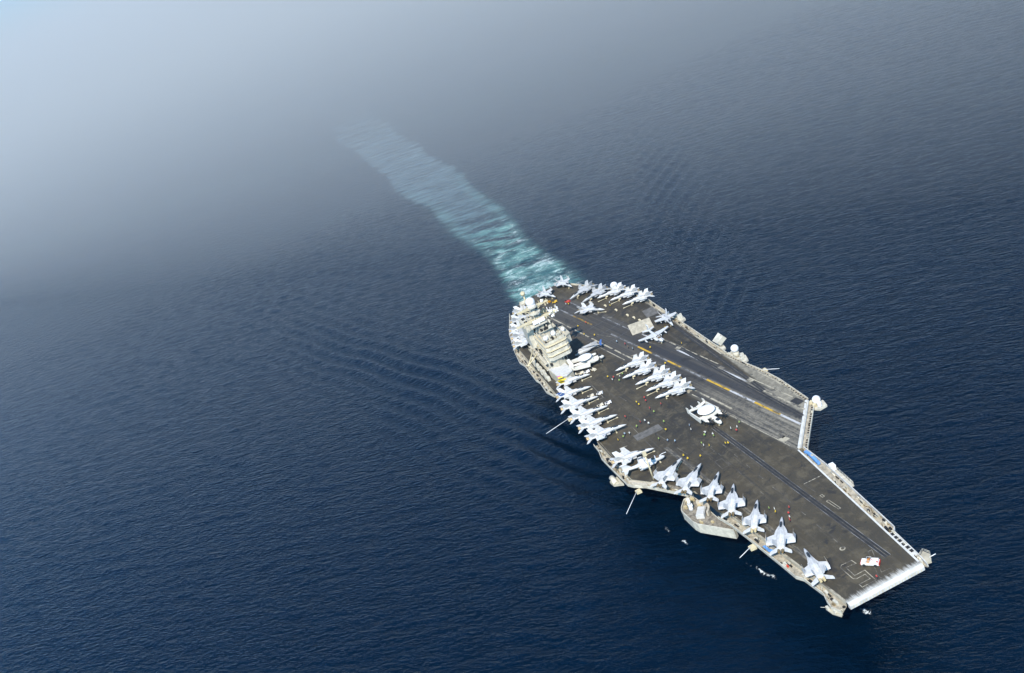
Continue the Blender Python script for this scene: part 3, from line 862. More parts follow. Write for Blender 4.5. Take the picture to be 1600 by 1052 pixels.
# starboard sponson forward of the bridge
sp_ = [(-56, -20.0), (-55.0, -21.2), (-66.9, -29.3), (-69.5, -30.0), (-77.8, -30.4), (-79.6, -29.6), (-83.2, -26.8), (-83.4, -22.8), (-65.5, -21.8), (-62, -20.4)]
m = smb(); m.prism(sp_, -6.2, -3.2); spn = m.build('sponson', M['ship_light'], ship)
t = NT('sponson_deck_nonskid'); q = t.noise(t.coord(), 0.7, 5, 0.75)
t.bsdf(t.mix(t.sm(q, 0.35, 0.65), (0.10, 0.085, 0.065), (0.30, 0.26, 0.20)), 0.8); M['sponson_deck'] = t.m
m = smb(); m.prism(inset(sp_[::-1], 0.3), -3.2, -3.19); m.build('sponson_floor', M['sponson_deck'], spn)
m = smb()
for a, b_ in zip(sp_[1:7], sp_[2:8]):
    m.slab([(a[0], a[1], -3.2), (b_[0], b_[1], -3.2), (b_[0], b_[1], -2.1), (a[0], a[1], -2.1)], 0.25)
m.build('bulwark', M['ship_light'], spn)
m = smb(); m.tube((-77.0, -27.0, -3.2), (-77.0, -27.0, -1.6), 0.9, 0.7, 12); m.box((-77, -27, -1.1), (1.3, 1.5, 1.0)); m.tube((-77, -27, -.7), (-77, -27, 1.4), .62, .55, 12); m.ball((-77, -27, 1.4), .55, 12, 8)
m.tube((-76.6, -27, -.9), (-74.6, -27.2, -.6), .13)
m.build('gun_mount', M['dome'], spn)
m = smb(); m.prism([(-74.5, -25.2), (-70.6, -28.0), (-68.8, -25.6), (-72.7, -22.8)], -3.1, -1.5); cv = m.build('covered_launcher', M['canvas'], spn)
m = smb(); m.prism([(-74.2, -25.2), (-70.6, -27.7), (-69.1, -25.6), (-72.7, -23.1)], -1.49, -1.15); m.build('canvas_top', M['canvas'], cv)
m = smb()
for k in range(9):
    a0 = R(35 + k * 12.5); a1 = R(35 + (k + 1) * 12.5); cx, cy = -73.5, -27.0
    m.add([(cx + r * math.cos(a), cy + r * math.sin(a), z) for z in (-3.1, -1.2) for a in (a0, a1) for r in (4.8, 5.5)], [(0, 1, 3, 2), (4, 6, 7, 5), (0, 4, 5, 1), (2, 3, 7, 6), (1, 5, 7, 3), (0, 2, 6, 4)])
m.build('curved_splinter_wall', M['tan_cover'], spn)
m = smb()
for x, y, w, d, h in ((-80.5, -26.2, 1.4, 1.0, 1.5), (-79.0, -28.2, 1.0, .8, 1.1), (-81.5, -24.4, 1.6, 1.1, 1.0), (-76.2, -24.0, 1.2, .8, .9), (-65, -24.5, 1.0, .7, .6), (-67.6, -27.6, 1.4, .5, .7)):
    m.box((x, y, -3.2 + h / 2), (w, d, h), R(20))
m.build('sponson_locker', M['nozzle_cover'], spn)
# starboard quarter gun tub, pole mast
pl = platform('gun_tub', [(-110.5, -40.3), (-113, -43.8), (-116, -44.2), (-117, -40.6)], -3.6, -2.6, 'ship')
m = smb(); m.tube((-112.5, -42.6, -2.6), (-116.6, -42.8, -1.6), 1.1, 1.1, 12); m.build('raft_drum', M['cream'], pl)
m = smb(); m.tube((-99.6, -31.0, -1.5), (-99.6, -31.0, 12.6), 0.33, 0.30, 8); pm = m.build('pole_mast', M['tow'], ship)
m = smb(); m.box((-99.6, -31.0, 12.2), (1.3, 1.3, 1.7)); m.build('mast_lamp_box', M['tow'], pm)
# starboard gear trunk beside the forward elevator
m = smb()
for k, (x, y, l, w, h) in enumerate(((-104.5, -36.6, 6.5, 1.0, 1.0), (-99.3, -33.4, 6.0, .9, 1.3), (-101.5, -36.3, 7.0, .8, 1.6), (-94.5, -30.6, 5.0, 1.2, .8), (-97.0, -31.0, 4.5, .5, 1.8))):
    m.box((x, y, -1.5 + h / 2), (l, w, h), R(36))
m.build('hose_trunk', M['tan_cover'], ship)
platform('forward_elevator', [(-98.6, -30.6), (-84.6, -22.5), (-84.2, -24.2), (-97.6, -32.2)], -0.45, -0.02, 'sponson_deck')

# port launcher, radar domes, whip aerials
pl = platform('launcher_platform', [(-168.5, 34.0), (-170, 37.0), (-176, 38.0), (-178, 34.0)], -2.6, -1.8)
m = smb(); m.tube((-173.5, 36.4, -1.8), (-173.5, 36.4, 0.2), 1.1, 0.9, 12)
m.slab([(-175.6, 34.6, 0.2), (-171.4, 34.9, 0.2), (-170.9, 38.4, 2.6), (-175.3, 38.2, 2.9)], 2.4)
m.build('missile_launcher', M['ship_light'], pl)
m = smb()
for i in range(2):
    for j in range(2): m.box((-174.4 + i * 2.2, 37.2 + .3 * j, 2.6 + j * .7), (.5, .5, .4), 0)
m.build('launch_cell', M['dark'], pl)
pl = platform('radome_platform', [(-151, 34.0), (-152, 38.6), (-156, 39.6), (-161, 38.8), (-165, 35.6), (-165, 34.2)], -2.8, -1.8)
m = smb(); m.tube((-158.5, 36.6, -1.8), (-158.5, 36.6, 0.6), 1.5, 1.3, 12); m.build('radome_pedestal', M['ship'], pl)
m = smb(); m.ball((-158.5, 36.6, 2.2), 1.75, 18, 12); m.build('radome', M['dome'], pl)
for x, y, w, d, h in ((-154.6, 37.2, 1.6, 1.2, 1.8), (-153.0, 36.2, 1.2, 1.2, 1.2), (-161.8, 36.4, 1.4, 1.0, 1.3), (-156.2, 38.4, 1.0, .7, 1.6)):
    m = smb(); m.box((x, y, -1.8 + h / 2), (w, d, h), R(10)); m.build('platform_locker', M['ship_light'], pl)
pl = platform('corner_radome_platform', [(-100.8, 38.8), (-98.6, 42.2), (-94.6, 41.4), (-94.2, 38.0), (-97.5, 35.9)], -2.4, -1.5, 'ship_light')
m = smb(); m.ball((-98.2, 39.4, 0.3), 1.65, 16, 10); m.build('radome', M['dome'], pl)
m = smb(); m.tube((-95.6, 39.0, -1.5), (-95.6, 39.0, -.2), .9, .8, 10); m.ball((-95.6, 39.0, .0), .95, 12, 8); m.build('small_radome', M['dome'], pl)
for q in ((-97.0, 37.6, -.9), (-99.6, 37.9, -.8)):
    m = smb(); m.box(q, (1.3, 1.1, 1.2), .4); m.build('platform_locker', M['tow'], pl)
pl = platform('quarter_radome_platform', [(-274, 26.4), (-275, 30.0), (-281, 28.8), (-281, 25.4)], -2.4, -1.4)
m = smb(); m.tube((-277.6, 26.0, -1.4), (-277.6, 26.0, 1.2), 1.3, 1.2, 12); m.ball((-277.6, 26.0, 3.0), 2.15, 18, 12); m.build('radome', M['dome'], pl)
pl = platform('port_equipment_platform', [(-212, 33.9), (-213, 37.4), (-218.5, 37.8), (-220, 34.0)], -2.4, -1.3)
m = smb()
for x, y, w, d, h in ((-214.4, 35.4, 2.0, 2.4, 2.4), (-217.4, 35.0, 1.6, 1.6, 1.5), (-216.0, 36.7, 1.4, .9, 1.9), (-219.0, 34.4, 1.2, .8, 1.2)):
    m.box((x, y, -1.3 + h / 2), (w, d, h), R(-12))
m.build('equipment_locker', M['ship_light'], pl)
for a, b_ in (((-174.5, -40.6, -1.6), (-171.9, -53.0, -2.0)), ((-101.2, -38.2, -2.0), (-91.8, -47.0, -2.6)), ((-42.8, -21.2, -1.6), (-40.9, -26.6, -2.0)), ((-137.0, 37.8, -0.8), (-131.6, 42.6, -0.6))):
    m = smb(); m.tube(a, b_, 0.16, 0.09, 6); wa = m.build('whip_aerial', M['dome'], ship)
    m = smb(); m.prism([(a[0] - 1.1, a[1] + 1.4), (a[0] + 1.3, a[1] + 1.4), (a[0] + 1.1, a[1] - .7), (a[0] - .9, a[1] - .7)], a[2] - 1.0, a[2] - .15); m.build('aerial_base', M['tow'], wa)
# tarpaulins, hoses and gear in the walkways
def bit(name, mat, fn, label, cat, group=None):
    m = smb(); fn(m); o = m.build(name, M[mat]); tag(o, label, cat, group); return o
bit('blue_tarpaulin', 'blue_tarp', lambda m: (m.box((-67.6, 18.8, -.75), (7.4, 1.1, .9), R(-5)), m.box((-66.4, 18.6, -.25), (3.5, .7, .3), R(-8))), 'long blue tarpaulin over gear in the port walkway just ahead of the angled deck', 'tarpaulin', 'blue tarpaulins in the walkways')
bit('blue_tarpaulin', 'blue_tarp', lambda m: (m.box((-72.6, 19.0, -.8), (2.4, 1.1, .8), R(6)), m.box((-72.2, 18.9, -.3), (1.2, .7, .3), R(15))), 'small pale blue tarpaulin in the port walkway beside the angled deck corner', 'tarpaulin', 'blue tarpaulins in the walkways')
bit('blue_tarpaulin', 'blue_tarp', lambda m: (m.box((-37.5, -18.0, -.95), (3.4, .9, .5), R(4)), m.box((-34.8, -17.4, -.75), (2.4, .7, .6), R(12)), m.tube((-36.5, -17.6, -.8), (-34.8, -17.0, -.6), .3, n=6)), 'crumpled blue tarpaulin in the starboard walkway by a jet tail', 'tarpaulin', 'blue tarpaulins in the walkways')
bit('red_hose_box', 'red', lambda m: (m.box((-27.0, -17.2, -1.2), (2.4, .5, .5), R(4)), m.box((-27.0, -17.2, -.9), (2.0, .3, .2), R(4))), 'red box lying in the starboard bow walkway', 'box')
bit('white_locker', 'white', lambda m: (m.box((-58.6, 20.6, -.6), (2.2, 1.6, 1.9), R(-4)), m.box((-58.6, 20.6, .4), (2.4, 1.8, .12), R(-4))), 'square white locker standing outside the port bow walkway', 'locker')
pl = platform('boat_boom_platform', [(-46, 18.8), (-57.5, 19.6), (-57.5, 21.6), (-46.5, 20.8)], -2.2, -1.7)
m = smb()
for k in range(7):
    x = -57 + k * 1.75
    m.tube((x, 21.4 + (x + 57) * -.07, -1.7), (x, 21.4 + (x + 57) * -.07, -.3), .06, n=4)
m.tube((-57, 21.4, -.3), (-46.5, 20.66, -.3), .07, n=4); m.tube((-57, 21.4, -.9), (-46.5, 20.66, -.9), .06, n=4)
m.build('railing', M['ship_light'], pl)
m = smb()
m.path([(-38 + .8 * k, 17.2 + .5 * math.sin(k * 1.1), -1.3) for k in range(7)], .16)
m.path([(-33 + .9 * k, 17.0 + .45 * math.sin(k * .9 + 1), -1.3) for k in range(16)], .17)
m.build('hose', M['nozzle'], ship)
# ================================================================== the island
isl = smb()
isl.prism([(-216, -33.0), (-213.5, -29), (-216, -23.5), (-248, -23.5), (-252, -27), (-250, -33.0)], 0.0, 9.0)
island = isl.build('island', M['ship'], ship)
def ib(name, mat, fn, parent=island):
    m = smb(); fn(m); return m.build(name, M[mat], parent)
# forward deckhouse with its flat pale roof
ib('forward_deckhouse', 'ship', lambda m: m.prism([(-204.5, -33.5), (-201.8, -29.8), (-204.5, -25.6), (-215.9, -25.6), (-215.9, -34.6)], 0, 4.2))
ib('deckhouse_roof', 'canvas', lambda m: m.prism([(-203.9, -33.3), (-201.4, -29.8), (-204.0, -25.9), (-215.9, -25.9), (-215.9, -34.2)], 4.2, 4.5))
# three bridge levels stepping back, each an overhanging slab above a dark band of windows
levels = []
for i, (fr, w0, w1, z, bk) in enumerate(((-212.6, -32.6, -20.7, 8.9, -238), (-213.3, -32.4, -20.7, 11.2, -238), (-214.2, -32.2, -20.5, 13.5, -240))):
    P = [(fr, w0 + 1.4), (fr, w1 - 1.4), (fr - 1.4, w1), (bk, w1), (bk, w0), (fr - 1.4, w0)]
    lvl = ib('bridge_level', 'ship_light', lambda m: m.prism(P, z, z + 1.55))
    Q = [(fr - .5, w0 + 1.7), (fr - .5, w1 - 1.7), (fr - 1.8, w1 - .5), (bk, w1 - .5), (bk, w0 + .5), (fr - 1.8, w0 + .5)]
    ib('window_band', 'glass', lambda m: m.prism(Q, z + 1.551, z + 2.2), lvl)
    for k in range(11):
        y = w0 + 1.7 + (w1 - w0 - 3.4) * k / 10
        ib('window_mullion', 'ship_light', lambda m: m.box((fr - .45, y, z + 1.87), (.16, .22, .62)), lvl)
    for k in range(7):
        ib('window_mullion', 'ship_light', lambda m: m.box((fr - 4 - k * 3, w1 - .45, z + 1.87), (.3, .14, .62)), lvl)
    ib('visor', 'tow', lambda m: m.prism([(p[0] + .15, p[1]) for p in P], z + 2.201, z + 2.299), lvl)
    levels.append(lvl)
top = ib('bridge_roof', 'ship', lambda m: m.prism([(-215.6, -31.6), (-215.6, -21.2), (-243, -21.2), (-243, -31.6)], 15.8, 16.3))
ib('bridge_roof_coaming', 'ship_light', lambda m: [m.slab([a, b_, (b_[0], b_[1], 17.4), (a[0], a[1], 17.4)], .2) for a, b_ in
   (((-215.8, -31.6, 16.3), (-215.8, -26.5, 16.3)), ((-215.8, -26.5, 16.3), (-217, -21.2, 16.3)), ((-217, -21.2, 16.3), (-236, -21.2, 16.3)), ((-215.8, -31.6, 16.3), (-238, -31.6, 16.3)))])
# port wing with the flight control gallery
ib('flight_control_gallery', 'ship_light', lambda m: m.prism([(-218, -20.7), (-219.5, -17.8), (-230, -17.8), (-231, -20.7)], 11.4, 15.4))
ib('gallery_window', 'glass', lambda m: m.prism([(-218.6, -20.6), (-219.7, -17.7), (-229.8, -17.7), (-230.5, -20.6)], 13.6, 14.4))
ib('gallery_roof', 'ship', lambda m: m.prism([(-217.6, -20.7), (-219.2, -17.5), (-230.3, -17.5), (-231.4, -20.7)], 15.41, 15.8))
# funnel block, uptakes, director platforms
ib('funnel', 'ship_light', lambda m: (m.prism([(-235, -34.4), (-235, -31.0), (-247, -31.0), (-247, -34.4)], 9.0, 21.5), m.prism([(-236, -34.0), (-236, -31.4), (-246, -31.4), (-246, -34.0)], 21.5, 22.4)))
fun = ib('upper_house', 'ship_light', lambda m: m.prism([(-225, -30), (-225, -23.2), (-242, -23.2), (-242, -30)], 16.3, 20.0))
ib('uptake_opening', 'dark', lambda m: (m.box((-238, -32.7, 22.42), (3.2, 1.6, .2)), m.box((-243, -32.7, 22.42), (3.2, 1.6, .2))))
ib('house_top_platform', 'ship', lambda m: m.prism([(-223.6, -30.8), (-223.6, -22.0), (-243.5, -22.0), (-243.5, -30.8)], 20.0, 20.3))
rd = random.Random(4)
g = smb()
for k in range(46):
    x, y = rd.uniform(-243, -217), rd.uniform(-31, -22)
    z = 20.3 if (x < -224 and y > -30.5) else 16.3
    g.cur = rd.choice((0, 0, 1, 1, 2))
    h = rd.uniform(.5, 2.4)
    if rd.random() < .6: g.box((x, y, z + h / 2), (rd.uniform(.5, 2.4), rd.uniform(.5, 1.8), h), rd.uniform(0, .5))
    else: g.tube((x, y, z), (x, y, z + h * 1.5), rd.uniform(.1, .5), n=7)
for k in range(34):
    x = rd.uniform(-250, -216); s_z = rd.uniform(2, 17)
    side = rd.choice((-1, 1)); y = -33.2 if side < 0 else -23.3
    g.cur = rd.choice((0, 1, 2, 2)); g.box((x, y, min(8.3, s_z)), (rd.uniform(.5, 2.2), .6, rd.uniform(.6, 1.8)))
for k in range(20):
    g.cur = rd.choice((0, 1, 2)); y = rd.uniform(-33, -26); h = rd.uniform(.5, 1.3)
    g.box((-216.5 + rd.uniform(-.5, .4), y, 5 + rd.uniform(0, 2.6)), (.6, rd.uniform(.4, 1.2), h))
g.build('island_fittings', [M['ship'], M['ship_light'], M['dark']], island, kind='stuff')
for c_, r0, zz in (((-219.0, -29.6), 1.2, 17.9), ((-219.8, -25.2), 1.25, 18.2), ((-222.5, -19.6), 1.0, 17.0)):
    ib('radome_stand', 'ship', lambda m: m.tube((c_[0], c_[1], zz - 1.8), (c_[0], c_[1], zz - .4), r0 * .7, r0 * .6, 10))
    ib('radome', 'dome', lambda m: m.ball((c_[0], c_[1], zz + r0 * .55), r0, 16, 10, 1.08))
# planar search radar, lattice masts
ib('planar_radar', 'nozzle_cover', lambda m: (m.slab([(-229.5, -24.5, 22.5), (-233.5, -21.5, 22.5), (-234.3, -22.4, 27.4), (-230.3, -25.4, 27.4)], .45), m.tube((-232.5, -24.5, 22.2), (-232.2, -23.8, 25), .4)))
def lattice(m, x, y, z0, z1, w, r=.09):
    c4 = [(x + sx * w, y + sy * w) for sx, sy in ((-1, -1), (1, -1), (1, 1), (-1, 1))]
    for cx, cy in c4: m.tube((cx, cy, z0), (cx, cy, z1), r, n=5)
    k = max(2, int((z1 - z0) / (w * 2.2)))
    for i in range(k):
        za, zb = z0 + (z1 - z0) * i / k, z0 + (z1 - z0) * (i + 1) / k
        for j in range(4):
            a, b_ = c4[j], c4[(j + 1) % 4]
            m.tube((a[0], a[1], za), (b_[0], b_[1], zb), r * .7, n=4); m.tube((a[0], a[1], zb), (b_[0], b_[1], zb), r * .7, n=4)
# upper-works clutter: director tubs, vents, ladders, lockers, dark recesses
rd = random.Random(40)
g = smb()
for k in range(120):
    x = rd.uniform(-249, -222); y = rd.uniform(-32.8, -23.8)
    z = 9.0 if x < -243 else (20.3 if -242 < x < -224 and -30 < y < -23 else (16.3 if y > -31.2 else 9.0))
    g.cur = rd.choice((0, 0, 1, 1, 2, 3))
    w, d, h = rd.uniform(.6, 2.8), rd.uniform(.5, 2.2), rd.uniform(.6, 3.2)
    r_k = rd.random()
    if r_k < .5: g.box((x, y, z + h / 2), (w, d, h), rd.uniform(-.3, .3))
    elif r_k < .7: g.tube((x, y, z), (x, y, z + h), w * .4, w * .4, 9)
    else: g.tube((x, y, z), (x + rd.uniform(-2, 2), y + rd.uniform(-2, 2), z + h * 2.0), rd.uniform(.08, .22), n=5)
g.build('upper_works', [M['ship'], M['ship_light'], M['dark'], M['nozzle_cover']], island, kind='stuff')
am = ib('aft_lattice_mast', 'ship', lambda m: lattice(m, -245.5, -28.5, 9, 29, 1.5, .13))
ib('search_radar', 'ship', lambda m: m.slab([(-244.2, -31.0, 29.4), (-244.2, -26.0, 29.4), (-245.0, -26.0, 30.7), (-245.0, -31.0, 30.7)], .3), am)
ib('mast_top_platform', 'ship', lambda m: m.box((-245.5, -28.5, 29.1), (4.2, 4.2, .3)), am)
# main mast (a part of the ship of its own, with yards, platforms and radomes)
mm = smb(); mm.tube((-228, -28.6, 20.2), (-228, -28.6, 33.2), 1.25, .75, 10)
mast = mm.build('main_mast', M['ship'], ship)
def mb_(name, mat, fn): return ib(name, mat, fn, mast)
mb_('lattice_brace', 'ship', lambda m: (lattice(m, -231.3, -28.6, 20.2, 30, 1.0), m.tube((-225, -31.5, 20.3), (-227.6, -28.9, 30), .25), m.tube((-225, -25.7, 20.3), (-227.6, -28.3, 30), .25)))
def yard(z, hw, x, t=.42):
    def fn(m):
        for s in (-1, 1):
            m.slab([(x, -28.6, z), (x, -28.6 + s * hw, z + .5), (x, -28.6 + s * hw, z + 1.1), (x, -28.6, z + 1.5)], t * 2)
            m.tube((x, -28.6 + s * hw * .55, z + .2), (x, -28.6, z - 2.6), .16, n=5)
    return fn
mb_('yardarm', 'tow', yard(31.6, 8.2, -228.0, .5))
mb_('yardarm', 'tow', yard(25.2, 11.0, -227.4, .55))
def stubs(zs, hw, n_, h, sd):
    q = random.Random(sd)
    def fn(m):
        for i in range(n_):
            f = -1 + 2 * (i + .5) / n_
            if abs(f) < .16: continue
            hh = h * q.uniform(.7, 1.4)
            m.tube((-227.8, -28.6 + f * hw, zs + .9), (-227.8, -28.6 + f * hw, zs + .9 + hh), .13, n=5)
            if q.random() < .5: m.box((-227.6, -28.6 + f * hw, zs + q.uniform(-.7, .3)), (.8, .6, .9))
    return fn
mb_('aerial_stub', 'tow', stubs(31.7, 8.2, 13, 1.5, 2))
mb_('aerial_stub', 'tow', stubs(25.4, 11.0, 15, 1.6, 3))
# cluster of white aerials at the port yard end
def cluster(m):
    q = random.Random(8)
    for k in range(26):
        y = -22.5 + q.uniform(0, 5.0); x = -227.5 + q.uniform(-1.6, 1.6); z = 26 + q.uniform(-1.8, 1.2)
        if k % 3 == 0: m.ball((x, y, z), q.uniform(.35, .7), 10, 7)
        elif k % 3 == 1: m.tube((x, y, z), (x + q.uniform(-.6, .6), y + q.uniform(-.3, .3), z + q.uniform(1.2, 2.6)), .15, n=5)
        else: m.box((x, y, z), (q.uniform(.5, 1.3), q.uniform(.4, .9), q.uniform(.5, 1.4)), q.random())
mb_('aerial_cluster', 'dome', cluster)['kind'] = 'stuff'
mb_('mast_platform', 'ship_light', lambda m: (m.tube((-227.5, -28.6, 29.4), (-227.5, -28.6, 29.9), 3.0, 3.0, 12, smooth=False), m.tube((-227.5, -28.6, 32.6), (-227.5, -28.6, 33.1), 2.4, 2.4, 12, smooth=False),
                                              m.prism([(-223.5, -33.5), (-223.5, -25), (-229, -25), (-229, -33.5)], 23.9, 24.3)))
mb_('radar_bar', 'dome', lambda m: (m.slab([(-224.0, -31.8, 25.2), (-224.0, -25.6, 25.2), (-224.5, -25.6, 27.0), (-224.5, -31.8, 27.0)], .4), m.tube((-224.4, -28.7, 24.2), (-224.4, -28.7, 25.4), .4)))
mb_('top_radome', 'dome', lambda m: (m.tube((-227.9, -28.6, 33.0), (-227.9, -28.6, 34.0), 1.9, 2.1, 16), m.ball((-227.9, -28.6, 35.3), 2.3, 20, 14)))
mb_('small_radome', 'dome', lambda m: m.ball((-227.9, -23.2, 33.4), .85, 12, 8))
mb_('pole_mast', 'tow', lambda m: (m.tube((-234.5, -29.4, 29.5), (-234.5, -29.4, 39.5), .45, .35, 8), m.tube((-234.5, -29.4, 37.5), (-234.5, -29.4, 39), 1.1, 1.1, 10), m.tube((-234.5, -29.4, 30), (-229, -28.8, 30), .35)))
mb_('guy_platform', 'ship_light', lambda m: m.prism([(-226.8, -20.6), (-226.8, -36.6), (-228.6, -36.6), (-228.6, -20.6)], 25.95, 26.15))
# starboard side galleries with dark openings below them
for k, (z, x0, x1) in enumerate(((3.2, -217, -249), (6.2, -218, -246))):
    gl = ib('side_gallery', 'ship_light', lambda m: m.prism([(x0, -33.1), (x0 - .6, -35.0), (x1, -35.0), (x1, -33.1)], z, z + .25))
    ib('gallery_rail', 'tow', lambda m: m.slab([(x0 - .6, -34.95, z + .25), (x1, -34.95, z + .25), (x1, -34.95, z + 1.0), (x0 - .6, -34.95, z + 1.0)], .08), gl)
    for i in range(7):
        ib('doorway', 'dark', lambda m: m.box((x0 - 3 - i * 4.2 + (i % 3) * .5, -33.05, z + 1.3), (1.5 + .7 * (i % 2), .14, 1.9)), gl)
for i in range(5):
    ib('front_doorway', 'dark', lambda m: m.box((-215.4 + .1 * (i % 2), -32.2 + i * 1.9, 6.4 + .7 * (i % 2)), (1.2, 1.0, 1.5)))
# starboard signal boom frame
ib('signal_boom', 'tow', lambda m: (m.tube((-229, -34.5, 8.6), (-226.5, -41.0, 6.0), .28, n=6), m.tube((-236, -34.8, 8.6), (-226.5, -41.0, 6.0), .28, n=6), m.tube((-226.5, -41, 6.0), (-226.5, -38, 0), .2, n=6), m.ball((-226.5, -41, 6), .7, 8, 6)))
ib('starboard_locker_row', 'ship_light', lambda m: [m.box((-214 - k * 3.1, -36.4 - .25 * (k % 2), 1.0 + .3 * (k % 3)), (2.0, 1.5, 2.0 + .6 * (k % 3))) for k in range(9)])

# ================================================================== aircraft
def make_jet(name, C=False, tow=True, folded=True, two=False, paintm='jet', cover=False, pods=0):
    """twin-tailed carrier jet, nose towards +x, origin on the deck under its middle"""
    k, ky = (0.94, 0.89) if C else (1.0, 1.0)
    L = 18.3 * k
    root = thing(name)
    P = M[paintm]
    def mb(): return MB(L / 2, 0, 0)
    S = lambda s: s * k
    m = mb()
    m.loft([(0, 2.25, .04, .04), (S(.7), 2.27, .24, .24), (S(1.6), 2.32, .44, .44), (S(2.8), 2.38, .60, .62), (S(4.2), 2.45, .68, .76), (S(6), 2.5, .74, .84, 2.3),
            (S(7.8), 2.45, 1.02 * ky, .80, 2.8), (S(9.4), 2.35, 1.48 * ky, .74, 3.2), (S(12.5), 2.3, 1.55 * ky, .70, 3.0), (S(15), 2.3, 1.36 * ky, .58, 2.6), (S(16.7), 2.32, 1.05 * ky, .48, 2.4)], 16)
    m.loft([(S(5.6), 3.0, .30, .12), (S(7.2), 3.15, .46, .36), (S(10), 3.02, .50, .30), (S(14), 2.78, .34, .16)], 10)
    body = m.build('fuselage', P, root)
    m = mb()
    m.loft([(S(3.1), 2.85, .06, .04), (S(3.7), 3.0, .36, .30), (S(4.7), 3.1, .46, .50), (S(6.0 if not two else 6.8), 3.12, .42, .46), (S(7.0 if not two else 7.9), 3.1, .2, .25)], 12)
    m.build('canopy', M['canopy'], root)
    m = mb()
    for s in (-1, 1):
        if C: pl_ = [(S(4.6), .55), (S(6.5), .95), (S(8.2), 1.35), (S(9.3), 1.75), (S(9.5), .8)]
        else: pl_ = [(S(5.0), .60), (S(5.9), 1.15), (S(7.4), 1.72), (S(8.6), 2.02), (S(9.5), 2.1), (S(9.6), .8)]
        m.slab([(-a, s * b_, 2.78) for a, b_ in pl_], .10)
    m.build('leading_edge_extension', P, body)
    m = mb()
    for s in (-1, 1):
        m.box((-S(9.0), s * 1.22 * ky, 1.95), (2.8 * k, .72, .80))
    m.build('air_intake', P, root)
    m = mb()
    for s in (-1, 1): m.box((-S(7.57), s * 1.22 * ky, 1.95), (.06, .58, .64))
    m.build('intake_mouth', M['dark'], body)
    fy = 4.65 if not C else 3.95
    tipy = 6.5 if not C else 5.7
    for s in (-1, 1):
        m = mb()
        m.slab([(-S(9.0), s * 1.4 * ky, 2.72), (-S(10.35), s * fy, 2.68), (-S(12.95), s * fy, 2.66), (-S(13.1), s * 1.4 * ky, 2.70)], .16)
        w = m.build('wing', P, root)
        m = mb(); m.slab([(-S(13.13), s * 1.5 * ky, 2.68), (-S(12.98), s * fy, 2.62), (-S(13.75), s * (fy - .05), 2.36), (-S(13.95), s * 1.5 * ky, 2.40)], .09)
        m.build('flap', P, w)
        m = mb()
        if folded:
            tx, tz = s * (fy - .05), 2.72 + (1.85 if not C else 1.75)
            m.slab([(-S(10.4), s * (fy + .02), 2.80), (-S(12.9), s * (fy + .02), 2.80), (-S(12.9), tx - s * .25, tz), (-S(11.2), tx - s * .25, tz)], .12)
        else:
            tx, tz = s * tipy, 2.66
            m.slab([(-S(10.37), s * (fy + .01), 2.68), (-S(11.1), tx, tz), (-S(12.9), tx, tz), (-S(12.95), s * (fy + .01), 2.66)], .12)
            tx += s * .25
        m.build('outer_wing_panel', P, w)
        m = mb(); m.tube((-S(9.7), tx - s * .25, tz + .05), (-S(10.2), tx - s * .25, tz + .05), .02, .09, 6); m.tube((-S(10.2), tx - s * .25, tz + .05), (-S(13.1), tx - s * .25, tz + .05), .09, n=6)
        m.build('wingtip_rail', M['rail'], w)
        m = mb()
        m.slab([(-S(12.2), s * 1.18, 2.85), (-S(15.4), s * 1.18, 2.85), (-S(16.4), s * 2.15, 5.25), (-S(14.5), s * 2.15, 5.25)], .13)
        m.build('tail_fin', P, root)
        m = mb()
        m.slab([(-S(15.1), s * 1.15, 2.25), (-S(16.9), s * 3.35, 2.22), (-S(17.6), s * 3.55, 2.10), (-S(18.3), s * 3.5, 2.0), (-S(17.2), s * 1.15, 2.15)], .11)
        m.build('tailplane', P, root)
        m = mb(); m.tube((-S(16.5), s * .56, 2.3), (-S(17.7), s * .56, 2.3), .52, .40, 12, caps=False); m.tube((-S(17.2), s * .56, 2.3), (-S(17.25), s * .56, 2.3), .40, n=12)
        if cover: m.tube((-S(17.68), s * .56, 2.3), (-S(17.85), s * .56, 2.3), .43, .40, 12)
        m.build('engine_nozzle', M['nozzle_cover' if cover else 'nozzle'], root)
        m = mb(); m.tube((-S(10.9), s * 1.25, 2.0), (-S(11.5), s * 1.6, .42), .12, n=6); m.tube((-S(11.5), s * 1.45, .42), (-S(11.5), s * 1.78, .42), .42, n=12)
        m.build('main_gear', M['tyre'], root)
    m = mb(); m.tube((-S(5.1), 0, 1.9), (-S(5.0), 0, .3), .10, n=6)
    for s in (-1, 1): m.tube((-S(5.0), s * .12, .3), (-S(5.0), s * .36, .3), .3, n=10)
    m.slab([(-S(4.9), .45, 1.7), (-S(6.3), .45, 1.7), (-S(6.3), .55, 1.05), (-S(4.9), .55, 1.05)], .05)
    m.build('nose_gear', M['tow'], root)
    m = mb()
    if pods >= 0: m.loft([(S(7.6), 1.18, .03, .03), (S(8.6), 1.18, .30, .30), (S(10.5), 1.18, .36, .36), (S(12), 1.18, .28, .28), (S(13), 1.2, .04, .04)], 10)
    for s in ((-1, 1) if pods >= 1 else (1,)):
        m.loft([(S(9.4), 1.75, .03, .03), (S(10.1), 1.75, .24, .24), (S(11.8), 1.75, .28, .28), (S(13.4), 1.75, .05, .05)], 8, yc=s * 3.1)
        m.box((-S(11.3), s * 3.1, 2.3), (1.8, .12, .7))
    m.build('drop_tank', P, root)
    if tow:
        m = mb(); m.tube((-S(5.0), 0, .42), (-S(5.0) + 4.6, 0.75, .45), .13, n=6); m.box((-S(5.0) + 4.4, .72, .45), (.9, .5, .25)); m.box((-S(4.8), 0.03, .45), (.5, .8, .3))
        m.build('tow_bar', M['tow'], root)
    return root, L
